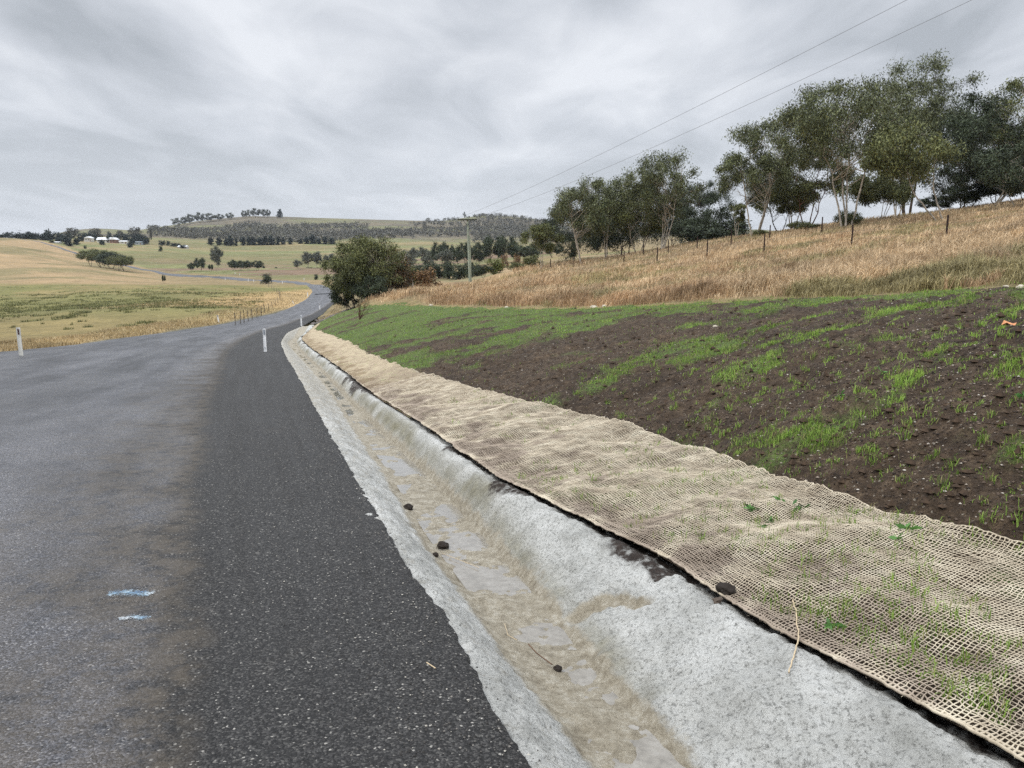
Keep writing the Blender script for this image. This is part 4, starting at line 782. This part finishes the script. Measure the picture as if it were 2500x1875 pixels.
# picket fence lines on the hill
def pickets(spec, label, red=False, group=None):
    x0, y0, z0 = pos(spec[0][0], spec[0][1]); e = empty('wire_fence', (x0, y0, z0), label, 'fence'); o0 = np.array((x0, y0, z0)); P = []
    for px, Y_, hg in spec:
        x, y, z = pos(px, Y_); b = MB(); q = np.array([x, y, z])-o0; w_ = .028+.0004*Y_
        b.box(q+[0, 0, hg/2-.1], (w_*1.6, w_, hg+.2)); b.box(q+[0, w_, hg/2-.1], (w_*.6, w_*1.4, hg+.2)); pst = b.build('steel_post', M['steel'], e, False); P.append(q)
    for hh2 in (.5, .95): b = MB(); b.tube([p+[0, 0, hh2] for p in P], [.005]*len(P), 3); b.build('wire', M['wire'], e)
pickets([(2830, 27, 1.4), (2303, 36.3, 1.35), (2075, 43.5, 1.3), (1863, 51.5, 1.35), (1725, 58, 1.3), (1604, 66, 1.3), (1523, 74, 1.3), (1399, 90, 1.3), (1344, 97, 1.3)], 'dark steel picket fence running down across the dry grass hill, the nearer line')
pickets([(2000, 66, 1.4), (1875, 70, 1.35), (1782, 74, 1.5), (1700, 78, 1.35), (1630, 83, 1.35), (1570, 88, 1.35), (1516, 94, 1.35)], 'steel picket fence at the foot of the gums, the farther line')

# power pole and wires
px0, PY = 1142, 108; x, y, z = pos(px0, PY); ztop = at(px0, 529, PY)[2]; Hp = ztop-z
e = empty('power_pole', (x, y, z), 'tall green-grey timber power pole with a crossarm above the dry grass', 'power pole')
b = MB(); b.limb((.25, 0, -.5), (0, 0, Hp), .17, .115, n=8, jit=.0015, sides=10); b.build('pole', M['pole'], e)
b = MB(); b.limb((.45, .02, -.5), (.30, .02, Hp*.72), .11, .08, n=5, jit=.001, sides=8); b.build('stake', M['pole'], e)
zc = at(px0, 536.5, PY)[2]-z; b = MB(); b.box((0, -.16, zc), (2.7, .13, .20)); b.build('crossarm', M['poled'], e, False)
for s in (-1, 1): b = MB(); b.limb((s*.62, -.16, zc-.05), (0, -.14, zc-.75), .035, .035, n=3, jit=0); b.build('brace', M['poled'], e)
for s in (-1, 1):
    b = MB(); b.tube([(s*1.2, -.16, zc+.08), (s*1.2, -.16, zc+.16), (s*1.2, -.16, zc+.24), (s*1.2, -.16, zc+.27)], [.05, .09, .06, .02], 8); b.build('insulator', M['oldwhite'], e)
A = np.array([x-1.2, y-.16, z+zc+.27]); B_ = np.array([x+1.2, y-.16, z+zc+.27])
def wire(a, pts, label):
    P = [a]+[at(*q) for q in pts]; t = [q[1] for q in P]; Yg_ = np.linspace(P[0][1], P[-1][1]-14, 60); 
    cx = np.polyfit(t, [q[0] for q in P], 1); cz = np.polyfit(t, [q[2] for q in P], 2); o = np.polyval(cx, a[1])-a[0], np.polyval(cz, a[1])-a[2]
    Q = np.stack([np.polyval(cx, Yg_)-o[0]*np.exp(-(a[1]-Yg_)/4), Yg_, np.polyval(cz, Yg_)-o[1]*np.exp(-(a[1]-Yg_)/4)], 1)
    b = MB(); b.tube(Q, np.interp(Yg_, [20, 108], [.006, .013]), 5); tag(b.build('power_line', M['wire']), label, 'power line', 'overhead power lines')
wire(A, [(1250, 480, 78.4), (1525, 350, 51.6), (1700, 262, 41), (2013, 100, 31), (2205, 0, 27)], 'upper left of the two overhead wires running from the pole towards the top right')
wire(B_, [(1250, 500.5, 83), (1611, 350, 50.5), (1700, 311, 45), (2163, 100, 30.6), (2385, 0, 26.5)], 'lower right of the two overhead wires running from the pole towards the top right')
# far poles
for i, (px, top, Y_, lab) in enumerate([(478, 639, 385, 'leftmost thin pole of the valley road, beside the small dark trees'), (600, 636, 362, 'thin pole with a crossarm in front of the dark creek trees'), (755, 650, 300, 'thin dark pole left of the roadside clump'), (793, 624, 410, 'thin pale pole against the pale gums beyond the bend'), (162, 577, 560, 'pale pole in front of the dark trees near the far road'), (58, 561, 620, 'faint thin pole on the left skyline')]):
    x, y, z = pos(px, Y_); hp = hh_(px, top, Y_); e = empty('power_pole', (x, y, z), lab, 'power pole', 'distant power poles'); b = MB(); b.limb((0, 0, -.3), (0, 0, hp), .2, .15, n=3, jit=0); b.build('pole', M['bark'] if i not in (2,) else M['poled'], e)
    b = MB(); b.box((0, -.2, hp-.5), (2.4, .16, .18)); b.build('crossarm', M['poled'], e, False)

# ------------------------------------------------------------------ small things
def lump(name, mat, p, r, label, cat, group=None, sq=.75, sub=3, amp=.35, seed=0):
    import bmesh
    bm = bmesh.new(); bmesh.ops.create_icosphere(bm, subdivisions=sub, radius=1); me = bpy.data.meshes.new(name); g = random.Random(seed)
    o1, o2, o3 = g.uniform(0, 50), g.uniform(0, 50), g.uniform(0, 50)
    from mathutils import noise
    for v in bm.verts:
        n_ = noise.noise(v.co*1.6+Vector((o1, o2, o3)))*amp+noise.noise(v.co*5+Vector((o2, o1, o3)))*amp*.35; v.co *= 1+n_; v.co.z *= sq
    bm.to_mesh(me); bm.free(); me.materials.append(mat); o = bpy.data.objects.new(name, me); COL.objects.link(o); o.location = p; o.scale = r if isinstance(r, tuple) else (r, r, r); o.rotation_euler[2] = g.uniform(0, 6)
    return tag(o, label, cat, group)
def onp(px, py, dz=0):
    x, y = unp(px, py, dz); return x, y
def drz(x, y):
    x = np.atleast_1d(float(x)); y = np.atleast_1d(float(y)); b1, b2 = XB1(y), XB2(y); fl = np.exp(-(np.maximum(0, np.maximum(b1-x, x-b2))/.10)**2); sl = sm(0, .25, x-b2)*(1-sm(-.28, -.02, x-XNL(y)))
    return float((H(x, y)+drainbump(x, y, fl, sl)[0]+.01)[0])
for i, (px, py, r, lab) in enumerate([(1362, 1640, .022, 'small black clod standing in the muddy water of the drain'), (1082, 1337, .045, 'flat dark clod in the drain bed above the reflecting puddle'), (997, 1245, .045, 'tall dark clod further up the drain bed'), (1063, 1362, .025, 'little dark clod beside the flat one near the asphalt side of the drain')]):
    x, y = onp(px, py, -.27); lump('soil_clod', M['clod'], (x, y, drz(x, y)+r*.5), r, lab, 'clod', 'clods in the drain', seed=i)
x, y = onp(1772, 1440, .1); lump('soil_clod', M['clod'], (x, y, float(Hb(np.array([x]), np.array([y]))[0])+.035), (.055, .045, .04), 'black lump of wet soil lying on the lower edge of the jute net', 'clod', sq=.7, seed=9, amp=.5)
x, y = onp(1750, 1508, -.02); lump('soil_clod', M['barkd'], (x, y, drz(x, y)+.004), (.035, .022, .016), 'brown crumb of soil lying alone on the bare pale concrete', 'clod', seed=12, amp=.5)
x, y = onp(2435, 1048, .5); 
lx, ly = x, y; lz = float(Hb(np.array([x]), np.array([y]))[0])
V = np.array([[0, -.07, .02], [.05, -.02, .05], [.07, .05, .03], [0, .09, .06], [-.06, .03, .02], [-.05, -.03, .05], [0, 0, .03]]); tag(mk('fallen_leaf', V+[lx, ly, lz], np.array([[6, 0, 1], [6, 1, 2], [6, 2, 3], [6, 3, 4], [6, 4, 5], [6, 5, 0]]), M['leaf'], smooth=False), 'curled orange-brown fallen leaf on the dark soil near the right edge', 'leaf')
# twine hanging from the net edge over the concrete
tw = [(1930, 1528), (1938, 1555), (1944, 1585), (1946, 1620), (1935, 1650), (1922, 1682)]; P = []
for px, py in tw:
    x, y = onp(px, py, -.02); P.append((x, y, drz(x, y)+.020))
b = MB(); t = np.linspace(0, 5, 30); P = np.array(P); Q = np.array([np.interp(t, range(6), P[:, k]) for k in range(3)]).T; Q[:, :2] += np.array([[random.gauss(0, .0025), random.gauss(0, .0025)] for _ in Q]); b.tube(Q, [.0035]*30, 5); tag(b.build('twine', M['twine']), 'loose strand of jute twine trailing from the net over the pale concrete', 'twine')
for i, (q, lab, r, mt) in enumerate([([(1290, 1588), (1310, 1605), (1348, 1638)], 'thin dark twig lying in the muddy water beside the small clod', .003, 'twig'), ([(1080, 1355), (1125, 1372), (1170, 1390)], 'pale straw stalk across the drain bed below the flat clod', .002, 'twine'), ([(1042, 1642), (1055, 1650), (1064, 1657)], 'short pale straw lying on the asphalt shoulder', .003, 'twine'), ([(1232, 1535), (1240, 1562), (1262, 1580)], 'curved pale stalk at the edge of the drain water', .002, 'twine')]):
    P = []
    for px, py in q:
        x, y = onp(px, py, -.27 if i != 2 else 0); P.append((x, y, (drz(x, y)+.02 if i != 2 else float(zr(y))+.05)))
    b = MB(); b.tube(P, [r]*3, 4); tag(b.build('twig' if mt == 'twig' else 'straw', M[mt]), lab, 'twig' if mt == 'twig' else 'straw')
# survey paint marks on the road
def paint():
    n = NT('spray_paint'); f = n.noise(55, 7, .9); c = n.ramp(n.noise(9, 3), (.33, (.12, .24, .40)), (.48, (.36, .52, .64)), (.62, (.72, .76, .78)))
    at_ = n.n('ShaderNodeSeparateColor', i_0=n.n('ShaderNodeVertexColor', layer_name='Aux').outputs[0]).outputs[0]
    al = n.math('MULTIPLY', n.step(n.math('ADD', n.math('MULTIPLY', at_, .34), n.math('MULTIPLY', f, 1.0)), .735, .86), .7); n.set(n.b.inputs['Alpha'], al); return n.out(c, .7)
M['paint'] = paint()
def mark(pts, wd, label):
    P = np.array([onp(*q) for q in pts]); t = np.linspace(0, len(P)-1, 40); Q = np.array([np.interp(t, range(len(P)), P[:, k]) for k in range(2)]).T; T_ = np.gradient(Q, axis=0); T_ /= np.linalg.norm(T_, axis=1, keepdims=True); N = np.stack([-T_[:, 1], T_[:, 0]], 1)
    ks = np.linspace(-1, 1, 9); X = Q[:, None, :]+N[:, None, :]*ks[None, :, None]*wd; x, y = X[..., 0].ravel(), X[..., 1].ravel(); us_ = np.clip((XE(y)-x)/(XE(y)-XL(y)), 0, 1)
    z = zr(y)+.12*us_+.035+(fbm(x*.35, y*.35, 60, 3)-.5)*.03+.006
    a = (1-np.abs(ks))[None, :]*(np.minimum(1, np.minimum(np.arange(40), np.arange(40)[::-1])/5))[:, None]; a = a.ravel()
    o = mk('paint_mark', np.stack([x, y, z], 1), gridf(40, 9), M['paint'], col2=np.stack([a, a, a], 1)); tag(o, label, 'paint mark', 'sprayed survey marks on the road')
mark([(250, 1474), (300, 1466), (340, 1468), (390, 1470)], .13, 'larger upper blue and white sprayed mark on the lane')
mark([(285, 1535), (320, 1528), (378, 1530)], .085, 'smaller lower blue and white sprayed mark on the lane')
# pebbles on the shoulder (uncountable gravel)
def gravel(N, xs, ys, zs, r, mat, name):
    g = np.random.default_rng(3); b = np.array([[1, 0, 0], [0, 1, 0], [-1, 0, 0], [0, -1, 0], [0, 0, .7], [0, 0, -.5]]); f = np.array([[0, 1, 4], [1, 2, 4], [2, 3, 4], [3, 0, 4], [1, 0, 5], [2, 1, 5], [3, 2, 5], [0, 3, 5]])
    V = b[None]*g.uniform(.5, 1.3, (N, 6, 3))*r[:, None, None]; a = g.uniform(0, 6.28, N); c, s = np.cos(a), np.sin(a); X = V[..., 0]*c[:, None]-V[..., 1]*s[:, None]; Y = V[..., 0]*s[:, None]+V[..., 1]*c[:, None]
    V = np.stack([X+xs[:, None], Y+ys[:, None], V[..., 2]+zs[:, None]], -1).reshape(-1, 3); F_ = (f[None]+np.arange(N)[:, None, None]*6).reshape(-1, 3)
    return tag(mk(name, V, F_, mat, smooth=False), kind='stuff')
def gravmat():
    n = NT('loose_gravel'); r = n.n('ShaderNodeNewGeometry').outputs['Random Per Island']; return n.out(n.ramp(r, (0, (.03, .028, .026)), (.7, (.08, .075, .07)), (.93, (.28, .26, .23)), (1, (.55, .52, .45))), .85)
M['gravel'] = gravmat(); g = np.random.default_rng(21); N = 5200
ys = 1.9+g.uniform(0, 1, N)**1.6*13; xs = XE(ys)-np.abs(g.normal(0, .45, N))-g.uniform(-.03, .05, N); gravel(N, xs, ys, zr(ys)+.042, g.uniform(.002, .0065, N), M['gravel'], 'gravel')
# mulch crumbs on soil
N = 26000; x, y = scatter(N, 1000, 2750, 3, 20, .5); m = (x > XNU(y)) & (x < XT(y)); x, y = x[m], y[m]; N = len(x)
def mulchmat():
    n = NT('mulch_chips'); r = n.n('ShaderNodeNewGeometry').outputs['Random Per Island']; return n.out(n.ramp(r, (0, (.015, .011, .009)), (.45, (.06, .043, .033)), (.8, (.12, .088, .065)), (.93, (.22, .17, .13)), (1, (.5, .46, .4))), .9)
M['mulch'] = mulchmat(); gravel(N, x, y, Hb(x, y)+.003, g.uniform(.004, .012, N)*(1+.03*y), M['mulch'], 'mulch')
N = 2600; x, y = scatter(N, 900, 2750, 3, 45, .6); m = (x > XNU(y)+.05) & (x < XT(y)+.3); x, y = x[m], y[m]; N = len(x)
M['clods'] = plain('soil_clods', (.055, .036, .023), .95, .5, 30); gravel(N, x, y, Hb(x, y)+.004, g.uniform(.012, .045, N)*(1+.02*y), M['clods'], 'clods')
# riprap beside the bend
N = 420; ty = g.uniform(70, 92, N); tx = XE(ty)+1.8+g.normal(0, .7, N)+(ty-70)*.05; gravel(N, tx, ty, H(tx, ty)+.03, g.uniform(.08, .24, N), M['rock'], 'riprap')
# pale rocks at the top of the batter
for i, (px, py, Y_, r, lab) in enumerate([(2492, 706, 13.8, .10, 'pale flat stone at the top of the batter by the right edge'), (2455, 711, 14.4, .07, 'small pale stone next to the flat stone by the right edge'), (1450, 741, 29.5, .16, 'larger pale stone half hidden in dry grass behind the green batter'), (1475, 742, 29.2, .11, 'smaller pale stone right of the larger one behind the green batter'), (1237, 753, 37, .12, 'cream stone on the crest of the batter, left of the others'), (1742, 882, 13.5, .05, 'yellowish stone lying on the soil in the middle of the batter'), (1052, 736, 49, .14, 'pale stone at the grassy crest near the far end of the batter')]):
    x = (px-1250)/F/ray(px, py)[1]*Y_; z = float(Hb(np.array([x]), np.array([Y_]))[0]) if x < XT(Y_) else h1(x, Y_); lump('stone', M['stone'], (x, Y_, z+r*.25), (r, r*.7, r*.7), lab, 'stone', seed=30+i)
# leaning broom-like sapling on the batter
x, y = (902-1250)/F/1.0*44, 44; z = float(Hb(np.array([x]), np.array([y]))[0]); e = empty('sapling', (x-.6, y, z), 'thin leaning broom-like sapling growing out of the green batter', 'sapling'); T = MB(); Lf = []
for i in range(22):
    q = (random.uniform(-.1, .75), random.uniform(-.3, .3), random.uniform(.5, 1.5)); p = T.limb((0, 0, -.05), q, .013, .004, n=5, jit=.03, sides=3)
    for k in range(14): Lf.append(p[-1]-np.array(q)*random.uniform(0, .5)+np.array([random.gauss(0, .04) for _ in range(3)]))
T.build('stems', M['twig'], e); V, f = leaves(np.array(Lf), .10, .22, np.random.default_rng(4), .2); mk('foliage', V, f, M['olive'], e, False)
# broadleaf weeds in the net
wl = [(1950, 1278), (1830, 1270), (1880, 1290), (1905, 1262), (2205, 1360), (1860, 1302), (2185, 1372), (2040, 1170+0), (2460, 1278), (2035, 1498), (2130, 1150)]
names = ['largest dark green weed clump in the middle of the net', 'pale seedling cluster left of the largest net weed', 'small low seedling below the net weed clump', 'seedling right behind the net weed clump', 'green weed rosette on the net further right', 'seedling touching the lower side of the net weed clump', 'tiny weed left of the right-hand rosette', 'blue-green weed at the upper edge of the net', 'broad-leaved seedling near the upper right end of the net', 'single leaf sprout near the lower edge of the net', 'leafy weed on the soil just above the net']
for i, ((px, py), lab) in enumerate(zip(wl, names)):
    x, y = onp(px, py, .18); z = float(Hb(np.array([x]), np.array([y]))[0])+.02; g_ = np.random.default_rng(60+i); n_ = 16 if i in (0, 1) else 8; a = g_.uniform(0, 6.28, n_); rr = g_.uniform(0, .05 if i < 2 else .02, n_)
    C_ = np.stack([x+np.cos(a)*rr, y+np.sin(a)*rr, z+g_.uniform(0, .02, n_)], 1); V, f = leaves(C_, .055, .42, g_, 0.0); tag(mk('weed', V, f, M['weed'], smooth=False), lab, 'weed', 'weeds in and beside the net')

# ------------------------------------------------------------------ sky, sun, haze, camera
wd_ = bpy.data.worlds.new('World'); SC.world = wd_; wd_.use_nodes = True; nt = wd_.node_tree; N_ = nt.nodes; Lk = nt.links; bg = N_['Background']
el, ro = R(48), R(150)
sky = N_.new('ShaderNodeTexSky'); sky.sky_type = 'NISHITA'; sky.sun_disc = False; sky.sun_elevation = el; sky.sun_rotation = ro
def nn(t, **k):
    x = N_.new(t)
    for a, v_ in k.items(): setattr(x, a, v_)
    return x
def lk(a, b): Lk.new(a, b)
def ma(op, a, b=0.0):
    m_ = nn('ShaderNodeMath', operation=op)
    for i, v_ in enumerate((a, b)):
        if isinstance(v_, bpy.types.NodeSocket): lk(v_, m_.inputs[i])
        else: m_.inputs[i].default_value = v_
    return m_.outputs[0]
tc = nn('ShaderNodeTexCoord'); sep = nn('ShaderNodeSeparateXYZ'); lk(tc.outputs['Generated'], sep.inputs[0]); zz = ma('ADD', ma('MAXIMUM', sep.outputs[2], 0.0), .16)
cx = ma('DIVIDE', sep.outputs[0], zz); cy = ma('DIVIDE', sep.outputs[1], zz); cmb = nn('ShaderNodeCombineXYZ'); lk(cx, cmb.inputs[0]); lk(cy, cmb.inputs[1])
mp = nn('ShaderNodeMapping'); lk(cmb.outputs[0], mp.inputs[0]); mp.inputs['Rotation'].default_value = (0, 0, R(-38)); mp.inputs['Scale'].default_value = (.75, .42, 1); mp.inputs['Location'].default_value = (2.3, 1.1, 0)
def wnoise(sc, det, ro_, dist=0.0):
    n_ = nn('ShaderNodeTexNoise'); lk(mp.outputs[0], n_.inputs['Vector']); n_.inputs['Scale'].default_value = sc; n_.inputs['Detail'].default_value = det; n_.inputs['Roughness'].default_value = ro_; n_.inputs['Distortion'].default_value = dist; return n_.outputs['Fac']
f = ma('ADD', ma('MULTIPLY', wnoise(1.1, 5, .5, .45), .6), ma('MULTIPLY', wnoise(3.0, 5, .52, .6), .4))
rp = nn('ShaderNodeValToRGB'); lk(f, rp.inputs[0]); e_ = rp.color_ramp.elements; e_[0].position = .40; e_[0].color = (.41, .44, .48, 1); e_[1].position = .61; e_[1].color = (.755, .78, .825, 1); e2 = e_.new(.5); e2.color = (.56, .59, .64, 1)
hr = nn('ShaderNodeMapRange'); lk(sep.outputs[2], hr.inputs[0]); hr.inputs[1].default_value = 0; hr.inputs[2].default_value = .2; hr.inputs[3].default_value = .65; hr.inputs[4].default_value = 0
mx = nn('ShaderNodeMix', data_type='RGBA'); lk(hr.outputs[0], mx.inputs[0]); lk(rp.outputs[0], mx.inputs[6]); mx.inputs[7].default_value = (.70, .74, .80, 1)
# cloud radiance is scaled to sit with the sky texture at Background strength 0.1
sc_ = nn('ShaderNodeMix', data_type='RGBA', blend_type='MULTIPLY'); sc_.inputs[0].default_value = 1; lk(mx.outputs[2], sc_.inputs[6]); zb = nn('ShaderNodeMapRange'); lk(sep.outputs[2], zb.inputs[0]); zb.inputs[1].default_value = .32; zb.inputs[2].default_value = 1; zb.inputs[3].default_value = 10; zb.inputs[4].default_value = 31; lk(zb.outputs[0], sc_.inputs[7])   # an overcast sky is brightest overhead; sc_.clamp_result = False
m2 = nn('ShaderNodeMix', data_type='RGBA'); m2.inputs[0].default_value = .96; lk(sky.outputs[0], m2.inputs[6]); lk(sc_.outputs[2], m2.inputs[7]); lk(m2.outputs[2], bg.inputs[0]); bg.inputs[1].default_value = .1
sun = bpy.data.lights.new('sun', 'SUN'); sun.energy = 1.5; sun.angle = R(25); sun.color = (1, .96, .90); so = bpy.data.objects.new('sun', sun); COL.objects.link(so)
d = Vector((math.sin(ro)*math.cos(el), math.cos(ro)*math.cos(el), math.sin(el)))   # towards the sun
d = Vector((-.45, -.35, .82)).normalized(); so.rotation_euler = d.to_track_quat('Z', 'Y').to_euler(); sky.sun_elevation = math.asin(d.z); sky.sun_rotation = math.atan2(d.x, d.y)
def haze():
    m_ = bpy.data.materials.new('haze'); m_.use_nodes = True; t = m_.node_tree; t.nodes.clear(); o = t.nodes.new('ShaderNodeOutputMaterial'); p = t.nodes.new('ShaderNodeVolumePrincipled'); p.inputs['Color'].default_value = (.80, .86, .95, 1); p.inputs['Density'].default_value = .00008; p.inputs['Anisotropy'].default_value = .0; t.links.new(p.outputs[0], o.inputs['Volume'])
    b = MB(); b.box((0, 2440, 9), (13400, 5500, 166)); ob = b.build('haze', m_, None, False); tag(ob, kind='stuff')
HAZE = True
if HAZE: haze()
cam = bpy.data.cameras.new('camera'); co = bpy.data.objects.new('camera', cam); COL.objects.link(co); cam.sensor_width = 36; cam.lens = 36*F/2500; cam.clip_end = 12000; cam.clip_start = .05; co.rotation_euler = (math.pi/2-PITCH, 0, 0); SC.camera = co
SC.view_settings.view_transform = 'Standard'; SC.view_settings.look = 'None'; SC.view_settings.exposure = .18; SC.view_settings.gamma = 1
SC.cycles.max_bounces = 5; SC.cycles.diffuse_bounces = 3; SC.cycles.glossy_bounces = 2; SC.cycles.transparent_max_bounces = 8; SC.cycles.volume_bounces = 0; SC.cycles.use_adaptive_sampling = True; SC.cycles.adaptive_threshold = .01; SC.cycles.use_denoising = False
